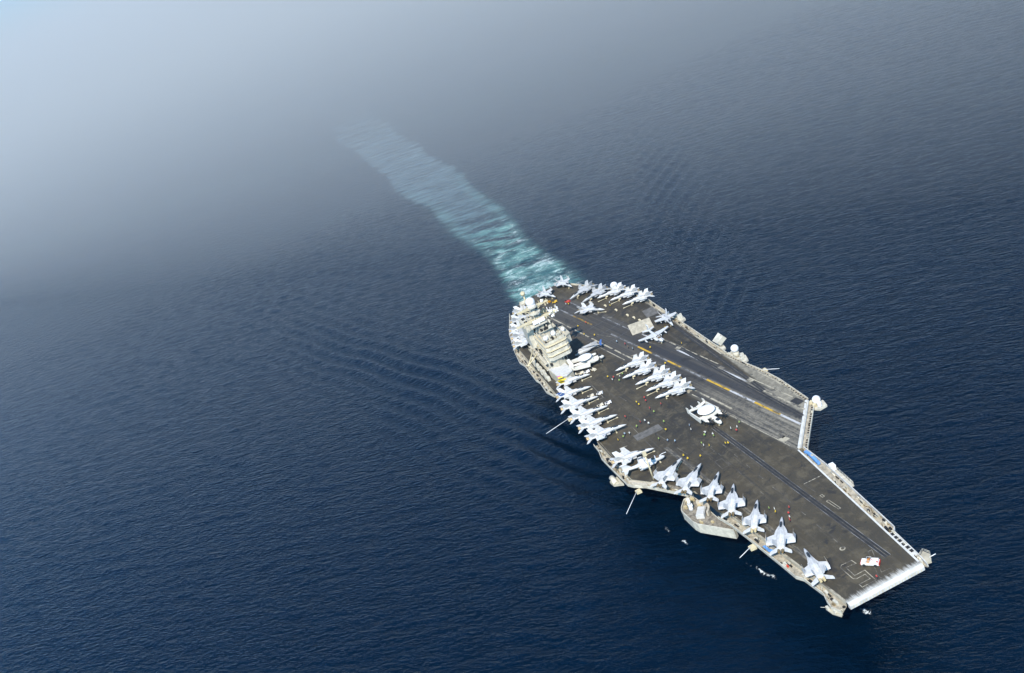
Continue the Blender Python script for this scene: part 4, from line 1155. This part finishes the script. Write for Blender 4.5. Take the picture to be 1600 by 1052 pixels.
protos = {}
def jet_proto(key):
    if key not in protos:
        kw = dict(C='C' in key, tow='t' in key, folded='s' not in key, two='2' in key, cover='c' in key, paintm='jet2' if 'd' in key else 'jet', pods=1 if 'p' in key else 0)
        protos[key] = [make_jet('fighter_jet', **kw), False]
    (root, L), used = protos[key]
    if used: return copy_tree(root), L
    protos[key][1] = True
    return root, L
def place_jet(key, nose, hdg, label, group):
    o, L = jet_proto(key)
    h = R(hdg)
    o.location = (nose[0] - math.cos(h) * L / 2, nose[1] - math.sin(h) * L / 2, DECK + 0.02)
    o.rotation_euler = (0, 0, h)
    tag(o, label, 'fighter jet', group)
    return o
GB, GM, GE, GS, GQ, GA = ('jets parked along the starboard bow edge', 'jets parked in a row amidships', 'jets parked on the starboard edge ahead of the island',
                          'jets parked round the stern', 'jets parked on the port quarter', 'jets parked on the starboard edge behind the island')
J = [
 ('Ccp', (-26.1, -10.4), 168, 'grey jet nearest the bow number, nose pointing aft and long narrow body', GB),
 ('E', (-44.2, -7.5), 148, 'second jet from the bow, broad grey one with its tail over the red box', GB),
 ('Cc', (-57.9, -9.0), 146, 'third jet from the bow with golden exhausts beside the blue tarpaulin', GB),
 ('E2p', (-72.0, -10.7), 149, 'two-seat jet with a long grey canopy, its tail above the sponson', GB),
 ('C', (-82.4, -11.2), 140, 'slim grey jet on the bow row, fifth from the bow, inboard of the covered launcher', GB),
 ('E', (-92.2, -13.6), 131, 'grey jet sixth from the bow, its tail over the forward elevator corner', GB),
 ('Et', (-101.1, -17.5), 124, 'grey jet whose nose two yellow-shirted crew stand by, ahead of the four-seat jet', GB),
 ('Et', (-115.6, -22.8), 76, 'grey jet with a tow bar parked just behind the four-seat jet', GB),
 ('Ep', (-141.3, -24.3), 79, 'jet at the forward end of the starboard edge row, canopy raised, no tow bar', GE),
 ('Etp', (-151.9, -24.2), 78, 'second jet of the starboard edge row, red-shirted crew member ahead of its nose', GE),
 ('Etp', (-162.4, -24.4), 78, 'third jet of the starboard edge row with a cream tractor by its nose', GE),
 ('Etp', (-174.0, -24.7), 77, 'fourth jet of the starboard edge row, next to the blue-finned jet', GE),
 ('Ctp', (-185.4, -24.0), 73, 'jet with blue tail fins and white marks on them', GE),
 ('Ct', (-196.8, -19.9), 73, 'jet with yellow and black tail fins close to the island front', GE),
 ('Ct', (-188.6, -10.1), -100, 'aftmost jet of the row of five parked amidships', GM),
 ('C', (-179.1, -10.5), -100, 'second jet from aft in the row of five amidships, without a tow bar', GM),
 ('Ct', (-168.5, -8.5), -101, 'middle jet of the row of five parked amidships', GM),
 ('Ct', (-159.1, -7.4), -101, 'fourth jet from aft in the row of five amidships', GM),
 ('Cp', (-150.2, -6.9), -102, 'foremost jet of the row of five amidships, nearest the saucer plane', GM),
 ('Csp', (-204.4, 27.7), -6, 'jet with spread wings lined up by the port deck edge', None),
 ('Et', (-256.0, 11.3), 34, 'lone jet standing in the landing area aft, nose towards the port bow', None),
 ('Ed', (-288.9, 2.6), -72, 'jet by the stern ramp with its nose beside the red tractor', GS),
 ('Ed', (-277.4, 6.0), -76, 'jet on the stern just behind the lone jet in the landing area', GS),
 ('E', (-300.5, -2.0), 14, 'jet on the starboard corner of the stern, broadside to the wake', GS),
 ('E', (-304.0, 9.6), 10, 'jet standing at the very end of the stern above the wake', GS),
 ('Ct', (-273.8, 13.7), -102, 'aftmost of three jets on the port quarter, partly hiding the white radome', GQ),
 ('Ct', (-263.6, 17.4), -103, 'middle jet of the three on the port quarter', GQ),
 ('Ct', (-252.0, 20.0), -104, 'foremost jet of the three on the port quarter', GQ),
 ('E', (-260.3, -22.5), 80, 'jet behind the island nearest to the funnel, tail over the water', GA),
 ('Ed', (-270.5, -20.5), 79, 'second jet behind the island, tail over the water', GA),
 ('E', (-280.5, -18.5), 78, 'third jet behind the island, tail over the starboard edge', GA),
 ('Ed', (-290.4, -15.0), 75, 'fourth jet behind the island, partly hidden by the mast', GA),
 ('E', (-299.5, -11.0), 70, 'jet on the starboard quarter nearest the stern, half hidden behind the mast', GA),
]
placed = [place_jet(*a) for a in J]
def fins(o): return [c_ for c_ in o.children if c_.name.split('.')[0] == 'tail_fin']
def repaint(o, mats):
    for c_, mt in zip(fins(o), mats):
        c_.data = c_.data.copy(); c_.data.materials[0] = M[mt]
repaint(placed[12], ('blue_fin', 'jet')); repaint(placed[13], ('yellow_fin', 'yellow_fin'))
fins(placed[12])[0]['label'] = 'blue tail fin with white marks'
for c_ in fins(placed[13]): c_['label'] = 'yellow tail fin with a black band'
def fin_print(o, s, bands):
    """flat print on the inner and outer face of a fin: (f0, f1, g0, g1, material), f along the chord, g up the fin"""
    k, L = 0.94, 18.3 * .94
    a, b_, c4, d4 = [Vector(p) for p in ((L / 2 - 12.2 * k, s * 1.18, 2.85), (L / 2 - 15.4 * k, s * 1.18, 2.85), (L / 2 - 16.4 * k, s * 2.15, 5.25), (L / 2 - 14.5 * k, s * 2.15, 5.25))]
    nn = (b_ - a).cross(d4 - a).normalized()
    for f0, f1, g0, g1, mt in bands:
        pt = lambda f, g_: (a.lerp(b_, f)).lerp(d4.lerp(c4, f), g_)
        m = MB()
        q = [pt(f0, g0), pt(f1, g0), pt(f1, g1), pt(f0, g1)]
        m.slab([tuple(p) for p in q], .142)
        m.build('fin_marking', M[mt], o)
f5, f6 = placed[12], placed[13]
fin_print(f5, -1, ((.25, .5, .55, .72, 'white'), (.55, .78, .42, .58, 'white')))
for s in (-1, 1):
    fin_print(f6, s, ((.0, 1, .30, .55, 'black'),))
fin_print(f6, 1, ((.1, 1, .82, 1, 'magenta'),))

# four-seat jet (side by side cockpits, single fin with a fat pod on top)
def make_prowler(folded):
    L = 18.2
    root = thing('four_seat_jet')
    P = M['prowl']
    mb = lambda: MB(L / 2, 0, 0)
    m = mb()
    m.loft([(0, 2.1, .12, .12), (.5, 2.12, .55, .5), (1.4, 2.15, .88, .78), (3, 2.25, 1.02, .98), (6.5, 2.3, 1.0, 1.02), (9, 2.35, .92, .88), (12, 2.45, .68, .68), (15, 2.55, .46, .52), (17.6, 2.65, .14, .3)], 14)
    m.loft([(3.6, 1.75, .1, .1), (4.4, 1.7, .62, .55), (7.5, 1.75, .72, .62), (10, 1.8, .6, .5), (11, 1.85, .4, .3)], 10, yc=1.05)
    m.loft([(3.6, 1.75, .1, .1), (4.4, 1.7, .62, .55), (7.5, 1.75, .72, .62), (10, 1.8, .6, .5), (11, 1.85, .4, .3)], 10, yc=-1.05)
    m.build('fuselage', P, root)
    for s0 in (2.0, 3.75):
        m = mb(); m.loft([(s0, 2.95, .35, .06), (s0 + .5, 3.05, .82, .42), (s0 + 1.2, 3.1, .86, .46), (s0 + 1.6, 3.1, .6, .2)], 12); m.build('canopy', M['canopy_gold'], root)
    m = mb(); m.box((-3.7, 0, 3.22), (.3, 1.4, .7)); m.build('canopy_frame', P, root)
    m = mb(); m.path([(-1.9, .15, 3.0), (-.9, .25, 3.3), (.3, .45, 3.2), (1.0, .6, 3.05)], .12, 6); m.build('refuelling_probe', M['dome'], root)
    for s in (-1, 1):
        m = mb(); m.slab([(-6.2, s * .9, 2.75), (-7.6, s * 3.75, 2.68), (-10.2, s * 3.75, 2.66), (-10.5, s * .9, 2.72)], .24); w = m.build('wing', P, root)
        m = mb()
        if folded: m.slab([(-7.6, s * 3.75, 2.9), (-10.2, s * 3.75, 2.9), (-10.0, s * .75, 5.3), (-8.7, s * .75, 5.3)], .2)
        else: m.slab([(-7.62, s * 3.77, 2.68), (-9.6, s * 8.05, 2.6), (-11.0, s * 8.05, 2.58), (-10.2, s * 3.77, 2.66)], .18)
        m.build('outer_wing_panel', P, w)
        m = mb(); m.slab([(-14.6, s * .35, 2.7), (-16.0, s * 3.1, 2.75), (-17.1, s * 3.1, 2.75), (-16.8, s * .35, 2.7)], .14); m.build('tailplane', P, root)
        for yy in (2.5, 5.2):
            if folded and yy > 3: continue
            m = mb(); m.loft([(6.4, 1.75, .04, .04), (7.2, 1.75, .34, .36), (9.6, 1.75, .38, .38), (11.0, 1.75, .06, .06)], 9, yc=s * yy); m.box((-8.9 - .25 * yy * .2, s * yy, 2.3), (1.8, .12, .8)); m.build('wing_pod', P, w)
        m = mb(); m.tube((-8.4, s * 1.3, 1.8), (-8.6, s * 1.7, .45), .12, n=6); m.tube((-8.6, s * 1.55, .45), (-8.6, s * 1.87, .45), .45, n=12); m.build('main_gear', M['tyre'], root)
        m = mb(); m.tube((-10.9, s * 1.05, 1.85), (-11.3, s * 1.12, 1.85), .4, .33, 10); m.build('engine_nozzle', M['nozzle'], root)
    m = mb(); m.slab([(-13.2, 0, 2.9), (-16.9, 0, 2.9), (-17.3, 0, 5.0), (-15.5, 0, 5.0)], .2); fn = m.build('tail_fin', P, root)
    m = mb(); m.loft([(14.6, 5.1, .1, .1), (15.3, 5.15, .34, .36), (17.2, 5.15, .3, .3), (18.0, 5.15, .08, .08)], 10); m.build('fin_pod', P, fn)
    m = mb(); m.tube((-2.6, 0, 1.5), (-2.4, 0, .3), .12, n=6); m.tube((-2.4, -.3, .3), (-2.4, .3, .3), .32, n=10); m.build('nose_gear', M['tow'], root)
    return root, L
o, L = make_prowler(True)
h = R(82); o.location = (-107.7 - math.cos(h) * L / 2, -21.9 - math.sin(h) * L / 2, DECK + .02); o.rotation_euler = (0, 0, h)
tag(o, 'stubby four-seat jet with folded wings and bent nose probe, a cream pole in front', 'jet')
o, L = make_prowler(False)
h = R(1); o.location = (-195.0 - math.cos(h) * L / 2, 17.6 - math.sin(h) * L / 2, DECK + .02); o.rotation_euler = (0, 0, h)
tag(o, 'four-seat jet with long spread wings in front of the raised blast panel', 'jet')

# twin-propeller radar plane with a saucer on its back
def make_saucer():
    L = 17.6
    root = thing('radar_plane'); P = M['hawk']
    mb = lambda: MB(L / 2, 0, 0)
    m = mb()
    m.loft([(0, 2.0, .12, .12), (.4, 2.05, .6, .55), (1.3, 2.15, .95, .9), (2.6, 2.35, 1.08, 1.1), (6, 2.45, 1.1, 1.12), (10, 2.55, .98, .98), (13, 2.75, .7, .7), (16, 3.0, .32, .36), (17.2, 3.1, .12, .15)], 16)
    m.build('fuselage', P, root)
    m = mb(); m.loft([(1.1, 2.95, .5, .06), (1.6, 3.1, .82, .3), (2.3, 3.25, .85, .3), (2.7, 3.3, .6, .12)], 12); m.build('cockpit_window', M['glass'], root)
    m = mb(); m.slab([(-5.3, -4.1, 3.55), (-5.0, 0, 3.6), (-5.3, 4.1, 3.55), (-8.4, 4.1, 3.5), (-8.7, 0, 3.55), (-8.4, -4.1, 3.5)], .42); m.build('wing', P, root)
    for s in (-1, 1):
        m = mb(); m.loft([(3.0, 3.15, .3, .3), (3.5, 3.12, .58, .62), (5.5, 3.0, .68, .78), (8, 3.1, .62, .6), (9.6, 3.3, .2, .2)], 12, yc=s * 3.25); e = m.build('engine_nacelle', P, root)
        m = mb(); m.tube((-2.75, s * 3.25, 3.15), (-2.1, s * 3.25, 3.15), .34, .05, 10); m.build('spinner', M['tyre'], e)
        for b8 in range(8):
            a = 2 * math.pi * b8 / 8 + .2
            m = mb(); cy, cz = math.cos(a), math.sin(a)
            p = lambda r, w, dx: (-2.55 + dx, s * 3.25 + cy * r - cz * w, 3.15 + cz * r + cy * w)
            m.slab([p(.3, -.1, .06), p(1.0, -.2, .05), p(2.05, -.16, 0), p(2.05, .12, -.1), p(1.0, .18, -.12), p(.3, .1, -.1)], .06)
            m.build('propeller_blade', M['black'], e)
        m = mb()
        m.slab([(-7.2, s * 4.55, 4.0), (-15.3, s * 4.2, 4.1), (-15.4, s * 4.1, 2.4), (-8.0, s * 4.45, 1.55)], .36)
        m.slab([(-7.2, s * 4.0, 3.7), (-8.6, s * 4.0, 3.7), (-8.2, s * 4.6, 3.4), (-7.3, s * 4.6, 3.4)], .3)
        m.build('folded_wing_panel', P, root)
        m = mb(); m.slab([(-15.0, s * .2, 3.35), (-15.5, s * 4.0, 3.9), (-16.9, s * 4.0, 3.9), (-17.2, s * .2, 3.35)], .16); tp = m.build('tailplane', P, root)
        for yy, z0, z1 in ((4.05, 2.5, 5.3), (1.8, 3.6, 5.0)):
            zz = 3.35 + .145 * yy
            m = mb(); m.slab([(-15.1, s * yy, z0), (-17.2, s * yy, z0 + .2), (-17.5, s * yy, z1), (-16.0, s * yy, z1)], .16); m.build('tail_fin', P, root)
        m = mb(); m.tube((-7.2, s * 3.25, 2.5), (-7.4, s * 3.3, .5), .14, n=6); m.tube((-7.4, s * 3.1, .5), (-7.4, s * 3.5, .5), .5, n=12); m.build('main_gear', M['tyre'], root)
    m = mb(); m.tube((-2.4, 0, 1.5), (-2.2, 0, .3), .12, n=6); m.tube((-2.2, -.3, .3), (-2.2, .3, .3), .3, n=10); m.build('nose_gear', M['tow'], root)
    m = mb()
    for x, y in ((-7.6, .5), (-7.6, -.5), (-10.2, .5), (-10.2, -.5)): m.tube((x, y, 3.2), (x * .5 - 4.4, y * .6, 4.9), .14, n=6)
    m.build('saucer_strut', P, root)
    m = mb(); n_ = 36; prof = ((0.02, 5.62), (1.4, 5.60), (2.6, 5.48), (3.35, 5.30), (3.66, 5.12), (3.35, 4.96), (2.2, 4.84), (.02, 4.8))
    vs = [(-8.9 + r * math.cos(2 * math.pi * i / n_), r * math.sin(2 * math.pi * i / n_), z) for r, z in prof for i in range(n_)]
    m.add(vs, [(a * n_ + i, a * n_ + (i + 1) % n_, (a + 1) * n_ + (i + 1) % n_, (a + 1) * n_ + i) for a in range(len(prof) - 1) for i in range(n_)], True)
    m.build('radar_saucer', M['dome'], root)
    return root, L
o, L = make_saucer()
def put(o, L, nose, hdg):
    h = R(hdg); o.location = (nose[0] - math.cos(h) * L / 2, nose[1] - math.sin(h) * L / 2, DECK + .02); o.rotation_euler = (0, 0, h)
put(o, L, (-110.5, 4.6), 9); tag(o, 'cream radar plane with a big white saucer, standing clear on the open deck amidships', 'radar plane', 'saucer radar planes')
o2 = copy_tree(o)
put(o2, L, (-208.0, -8.3), 80); tag(o2, 'cream radar plane with a white saucer parked against the island front', 'radar plane', 'saucer radar planes')

# helicopter with folded blades beside the island
L = 15.0
heli = thing('helicopter'); mb = lambda: MB(L / 2, 0, 0)
m = mb(); m.loft([(0, 1.6, .1, .1), (.4, 1.6, .7, .6), (1.6, 1.9, 1.1, 1.15), (5.5, 2.0, 1.15, 1.2), (7.5, 2.1, .9, .9), (9, 2.3, .42, .45), (13.6, 2.5, .22, .28)], 14); m.loft([(2.2, 3.1, .3, .1), (3, 3.3, .75, .5), (6.2, 3.2, .7, .5), (7.6, 2.9, .2, .1)], 10); m.build('fuselage', M['jet2'], heli)
m = mb(); m.loft([(.5, 2.2, .5, .1), (1.0, 2.4, .9, .5), (1.9, 2.7, .95, .4), (2.4, 2.9, .6, .1)], 12); m.build('cockpit_window', M['glass'], heli)
m = mb(); m.slab([(-12.8, 0, 2.4), (-14.2, 0, 2.4), (-15.0, 0, 4.6), (-14.2, 0, 4.6)], .2); m.slab([(-13.3, -2.1, 2.7), (-13.3, 2.1, 2.7), (-14.2, 2.1, 2.7), (-14.2, -2.1, 2.7)], .1); m.build('tail_fin', M['blue_fin'], heli)
m = mb(); m.tube((-4.6, 0, 3.6), (-4.6, 0, 4.1), .35, .3, 10); hub = m.build('rotor_hub', M['steel'], heli)
for k, (y0, y1) in enumerate(((-.25, -1.9), (-.1, -.7), (.1, .6), (.25, 1.8))):
    m = mb(); m.slab([(-4.4, y0 - .2, 4.05), (-4.4, y0 + .2, 4.05), (-12.4, y1 + .24, 3.85), (-12.4, y1 - .24, 3.85)], .08); m.build('rotor_blade', M['jet'], hub)
for s in (-1, 1):
    m = mb(); m.tube((-3.6, s * .9, 1.4), (-3.7, s * 1.35, .35), .1, n=6); m.tube((-3.7, s * 1.25, .35), (-3.7, s * 1.5, .35), .35, n=10); m.build('main_gear', M['tyre'], heli)
put(heli, L, (-223.5, -18.5), -102)
tag(heli, 'grey helicopter with folded rotor blades beside the island', 'helicopter')

# ================================================================== vehicles
def make_tractor(mat):
    root = thing('tow_tractor'); P = M[mat]
    m = MB(); m.box((0, 0, .62), (3.0, 1.65, .62), taper=.94); m.box((1.0, 0, 1.05), (.95, 1.5, .3), taper=.85); m.build('body', P, root)
    m = MB(); m.box((-.7, -.4, 1.1), (.6, .6, .35)); m.box((-1.0, -.4, 1.4), (.15, .6, .5)); m.build('seat', M['tyre'], root)
    m = MB(); m.tube((-.05, -.4, 1.0), (-.25, -.4, 1.4), .05, n=5); m.tube((-.25, -.4, 1.38), (-.28, -.4, 1.42), .2, n=10); m.build('steering_wheel', M['tyre'], root)
    for x in (-.95, .95):
        for y in (-.78, .78):
            m = MB(); m.tube((x, y - .14, .38), (x, y + .14, .38), .38, n=12); m.build('wheel', M['tyre'], root)
    return root
TR = [('cream', (-205.2, -22.4), 60, 'cream tractor closest to the island among those by the radar plane wing'), ('white', (-203.6, -19.8), 75, 'white tractor in the middle of those under the radar plane wing'),
      ('cream', (-202.8, -16.6), 20, 'cream tractor under the radar plane wing, farthest from the island'), ('cream', (-206.6, -25.6), 80, 'cream tractor tucked against the deckhouse in front of the island'),
      ('cream', (-180.2, -26.6), 80, 'cream tractor between the blue-finned jet and its neighbour, at the wing'), ('white', (-179.0, -22.6), 60, 'white tractor between the blue-finned jet and its neighbour, at the nose'),
      ('cream', (-168.6, -26.4), 80, 'cream tractor between the third and fourth edge jets, at the wing'), ('white', (-167.6, -22.9), 78, 'white tractor between the third and fourth edge jets, at the nose'),
      ('orange_y', (-303.0, -6.5), 30, 'amber tractor by the stern jet, the nearer of two'), ('yellow', (-299.0, -3.8), 70, 'yellow tractor parked by the stern jet nose'),
      ('red', (-291.4, 1.6), 40, 'red tractor in front of the stern jets')]
tp = {}
for mat, (x, y), hd, lb in TR:
    if mat in tp: o = copy_tree(tp[mat])
    else: o = tp[mat] = make_tractor(mat)
    o.location = (x, y, DECK + .01); o.rotation_euler = (0, 0, R(hd)); tag(o, lb, 'tractor', 'deck tractors')
# fire truck on the bow
ft = thing('fire_truck')
m = MB(); m.box((0, 0, .95), (5.2, 2.1, .75)); m.box((-1.45, 0, 1.6), (2.1, 2.0, .6), taper=.93); m.box((1.9, 0, 1.45), (1.2, 1.9, .3), taper=.9); m.build('body', M['white'], ft)
m = MB(); m.box((-2.72, 0, .95), (.22, 2.12, .8)); m.box((-2.3, .85, 1.95), (.6, .35, .12)); m.build('rear_panel', M['red'], ft)
m = MB(); m.box((.55, 0, 1.5), (.7, 1.5, .35)); m.box((.15, 0, 1.8), (.18, 1.5, .6)); m.build('seat', M['orange'], ft)
m = MB()
for y in (-.9, .9):
    m.tube((1.2, y, 1.3), (1.0, y, 2.2), .06, n=5); m.tube((-.35, y, 1.3), (-.35, y, 2.2), .06, n=5); m.tube((1.0, y, 2.2), (-.35, y, 2.2), .06, n=5)
m.tube((1.0, -.9, 2.2), (1.0, .9, 2.2), .06, n=5); m.tube((-.35, -.9, 2.2), (-.35, .9, 2.2), .06, n=5); m.build('roll_frame', M['white'], ft)
m = MB(); m.box((2.68, 0, .9), (.2, 2.0, .5)); m.build('front_bumper', M['red'], ft)
for x in (-1.6, 1.7):
    for y in (-.98, .98):
        m = MB(); m.tube((x, y - .15, .5), (x, y + .15, .5), .5, n=12); m.build('wheel', M['tyre'], ft)
m = MB(); m.tube((-1.2, .3, 2.0), (-.4, .3, 2.35), .09, n=6); m.build('water_monitor', M['red'], ft)
ft.location = (-8.9, 1.6, DECK + .02); ft.rotation_euler = (0, 0, R(225))
tag(ft, 'white fire truck with an orange seat and red ends on the bow', 'fire truck')
# covered deck sheaves and a loose pole
for i, (x, y) in enumerate(((-266.2, 14.0), (-255.2, 16.0), (-243.4, 17.7), (-237.4, 18.9), (-231.6, 19.7))):
    m = MB(x, y, DECK); m.slab([(0, 0, .05), (1.9, .2, .05), (1.7, 1.0, .4), (.1, .8, .4)], .2); m.slab([(1.9, .25, .05), (2.9, .0, .05), (2.9, .6, .3), (1.7, 1.0, .35)], .2)
    o = m.build('sheave_cover', M['tow'])
    tag(o, ('bent cream wedge on the deck, the aftmost of five in a line', 'second bent cream wedge from aft in the line of five', 'middle one of five bent cream wedges in a line',
            'fourth bent cream wedge from aft in the line of five', 'bent cream wedge nearest the flat blast panel')[i], 'wedge', 'bent cream wedges along the landing area')
m = MB(); m.tube((-256.6, -12.2, DECK + .15), (-254.4, -11.0, DECK + .15), .12, n=6); tag(m.build('loose_pole', M['tow']), 'short cream pole lying on the deck beside the island', 'pole')

# ================================================================== people on deck
def person_mesh(variant):
    """one continuous body grown over a skeleton, then faces sorted by height into boots/trousers, jersey, skin, helmet"""
    a, st, arm = ((0.05, .10, .18), (0.30, .16, .10), (-.05, .12, .75))[variant]
    V = [(0, 0, .95), (0, 0, 1.18), (0, 0, 1.42), (0, 0, 1.53), (0, 0, 1.64), (.01, 0, 1.76)]
    Rr = [.15, .155, .15, .06, .10, .09]
    E_ = [(0, 1), (1, 2), (2, 3), (3, 4), (4, 5)]
    for s in (-1, 1):
        i = len(V)
        V += [(0, s * .10, .88), (s * a * .5 + .02, s * st * 1.0, .48), (s * a, s * st * 1.1, .09), (s * a + .16, s * st * 1.15, .05)]
        Rr += [.105, .075, .055, .05]; E_ += [(0, i), (i, i + 1), (i + 1, i + 2), (i + 2, i + 3)]
        i = len(V)
        if variant == 2 and s > 0: V += [(0, s * .20, 1.42), (.08, s * .40, 1.60), (.14, s * .44, 1.86), (.15, s * .44, 1.96)]
        else: V += [(0, s * .20, 1.42), (-.02, s * (.27 + arm * .15), 1.14), (.12, s * (.27 + arm * .1), .90), (.16, s * (.26 + arm * .1), .82)]
        Rr += [.075, .052, .042, .045]; E_ += [(2, i), (i, i + 1), (i + 1, i + 2), (i + 2, i + 3)]
    me = bpy.data.meshes.new('person_skeleton'); me.from_pydata(V, E_, [])
    ob = bpy.data.objects.new('person_skeleton', me); COL.objects.link(ob)
    md = ob.modifiers.new('skin', 'SKIN')
    for i, sv in enumerate(me.skin_vertices[0].data): sv.radius = (Rr[i], Rr[i] * (1.25 if i in (1, 2) else 1.0)); sv.use_root = (i == 0)
    su = ob.modifiers.new('subd', 'SUBSURF'); su.levels = 1; su.render_levels = 1
    dg = bpy.context.evaluated_depsgraph_get(); dg.update()
    out = bpy.data.meshes.new_from_object(ob.evaluated_get(dg)); out.name = 'person'
    bpy.data.objects.remove(ob); bpy.data.meshes.remove(me)
    out.materials.clear()
    for mt in ('trousers', 'jersey_y', 'skin', 'jersey_y'): out.materials.append(M[mt])
    for p in out.polygons:
        c_ = p.center; z = c_.z; y = abs(c_.y)
        p.use_smooth = True
        hand = y > .24 and (z < .90 or z > 1.88)
        if hand: p.material_index = 2
        elif z < .93 and y < .24: p.material_index = 0
        elif z > 1.70 or (z > 1.60 and c_.x < .02): p.material_index = 3
        elif z > 1.49 and y < .16: p.material_index = 2
        else: p.material_index = 1
    return out
pm_ = [person_mesh(i) for i in range(3)]
PEOPLE = [('y', -254.2, -5.5), ('r', -254.1, -1.0), ('y', -242.1, -6.5), ('y', -235.6, -3.0), ('b', -218.1, 2.4), ('r', -211.7, 4.3), ('n', -207.4, 4.1), ('b', -203.8, 5.1), ('y', -196.9, 11.5),
 ('y', -186.7, 23.4), ('y', -208.6, 25.0), ('w', -264.4, 17.2), ('y', -260.3, 15.9), ('y', -189.0, -14.3), ('r', -186.0, -12.5), ('w', -184.6, -13.7), ('w', -184.3, -10.0), ('g', -181.1, -11.6), ('g', -185.2, -8.2),
 ('y', -156.3, -13.5), ('y', -153.6, -13.5), ('r', -156.8, -9.4), ('r', -154.0, -10.0), ('r', -146.8, -11.3), ('g', -142.8, -11.1), ('r', -146.0, -6.3), ('r', -149.3, -21.9), ('r', -140.2, -18.7), ('w', -139.7, -16.8),
 ('w', -136.4, -16.5), ('g', -138.3, -21.2), ('g', -132.1, -11.3), ('y', -125.8, -13.3), ('b', -137.2, -27.3), ('w', -135.8, -25.6), ('g', -135.6, -28.6), ('y', -135.2, -31.2), ('g', -122.3, -18.2), ('b', -118.4, -16.0),
 ('b', -115.6, -14.0), ('y', -103.8, -15.9), ('y', -100.6, -15.6), ('y', -98.4, -11.2), ('w', -111.2, -2.6), ('g', -109.9, -3.6), ('w', -107.9, -0.9), ('g', -106.6, -1.2), ('g', -105.7, -7.0), ('w', -103.8, -7.1),
 ('y', -101.8, -5.6), ('y', -98.5, -0.3), ('y', -97.8, 0.5), ('b', -121.0, -4.8), ('w', -117.8, -5.7), ('w', -105.8, 6.0), ('g', -107.0, 10.4), ('w', -104.8, 8.2), ('r', -102.8, 6.9), ('g', -52.7, -7.8),
 ('w', -50.9, -6.7), ('y', -49.4, -7.2), ('r', -48.1, -2.7), ('r', -45.7, -4.4), ('w', -43.9, -5.1), ('r', -42.5, -5.9), ('r', -2.6, -0.6), ('w', -287.9, -0.5), ('y', -286.6, 0.6), ('y', -176.4, 10.0)]
CN = {'y': 'yellow', 'r': 'red', 'w': 'white', 'g': 'green', 'b': 'pale blue', 'n': 'brown'}
def where(x, y):
    if x > -10: return 'by the fire truck on the bow'
    if x > -60: return 'in the group ahead of the second bow jet'
    if x > -112 and y > 4: return 'to port of the saucer plane nose'
    if x > -112 and y < -10: return 'by the noses of the bow row jets'
    if x > -112: return 'on open deck before the saucer plane'
    if x > -130 and y > -9: return 'starboard of the saucer plane propeller'
    if x > -133: return 'near the forward flat blast panel'
    if x > -143 and y < -22: return 'between the flat blast panel and edge jets'
    if x > -143: return 'aft of the flat blast panel on the open deck'
    if x > -160: return 'between the five amidships jets and edge jets'
    if x > -180 and y > 5: return 'behind the row of five jets by the centre line'
    if x > -190 and y < -5: return 'by the nose of the aftmost jet amidships'
    if x > -225 and y > 20: return 'by the port deck edge near the spread-winged jet'
    if x > -225: return 'near the long-winged jet on the centre line'
    if x > -258: return 'in the landing area abreast of the island'
    if x > -270: return 'by the jets on the port quarter'
    return 'near the stern jets'
cnt = {}
for c_, x, y in PEOPLE:
    k_ = (c_, where(x, y)); cnt.setdefault(k_, []).append((x, y))
q = random.Random(21)
ORD = ('aftmost', 'second from aft', 'third from aft', 'fourth from aft', 'fifth from aft')
for c_, x, y in PEOPLE:
    o = bpy.data.objects.new('person', pm_[q.choice((0, 0, 0, 1, 1, 2))]); COL.objects.link(o)
    o.location = (x, y, DECK + .02); o.rotation_euler = (0, 0, q.uniform(0, 6.28)); s = q.uniform(1.0, 1.08); o.scale = (s * 1.06, s * 1.06, s)
    for i in (1, 3):
        o.material_slots[i].link = 'OBJECT'; o.material_slots[i].material = M['jersey_' + c_]
    lst = sorted(cnt[(c_, where(x, y))])
    pre = ''
    if len(lst) == 2: pre = ('aft of two, ', 'forward of two, ')[lst.index((x, y))]
    elif len(lst) > 2: pre = ORD[lst.index((x, y))] + ', '
    tag(o, f'{CN[c_]} jersey person, {pre}{where(x, y)}', 'person', 'deck crew in coloured jerseys')

# ================================================================== sea haze and the fog bank astern
def air(name, x0, x1, w, top, dens, col, label, loc=(0, 0), rz=0.0):
    m = MB()
    lo = -10.0
    m.box(((x0 + x1) / 2, 0, (lo + top) / 2), (x1 - x0, 2 * w, top - lo))
    t = NT(name + '_air')
    pv = t.n("ShaderNodeVolumePrincipled")
    pv.inputs["Color"].default_value = (*col, 1)
    pv.inputs["Density"].default_value = dens
    pv.inputs["Anisotropy"].default_value = 0.0
    t.t.links.new(pv.outputs[0], t.out.inputs[1])
    o = m.build(name, t.m)
    o.location = (loc[0], loc[1], 0); o.rotation_euler = (0, 0, rz)
    return tag(o, label, None, None, 'stuff')
air('haze', -42000, 42000, 42000, 500.0, 0.000022, (0.24, 0.58, 1.0), 'thin pale sea haze over the whole scene')
# its near face runs aslant from the port beam to far off the starboard quarter
air('fog_bank', 0, 17500, 17500, 450.0, 0.00064, (0.885, 0.875, 0.825), 'pale fog bank lying on the far sea and hiding the horizon', (-375, 85), math.atan2(0.785, -0.62))
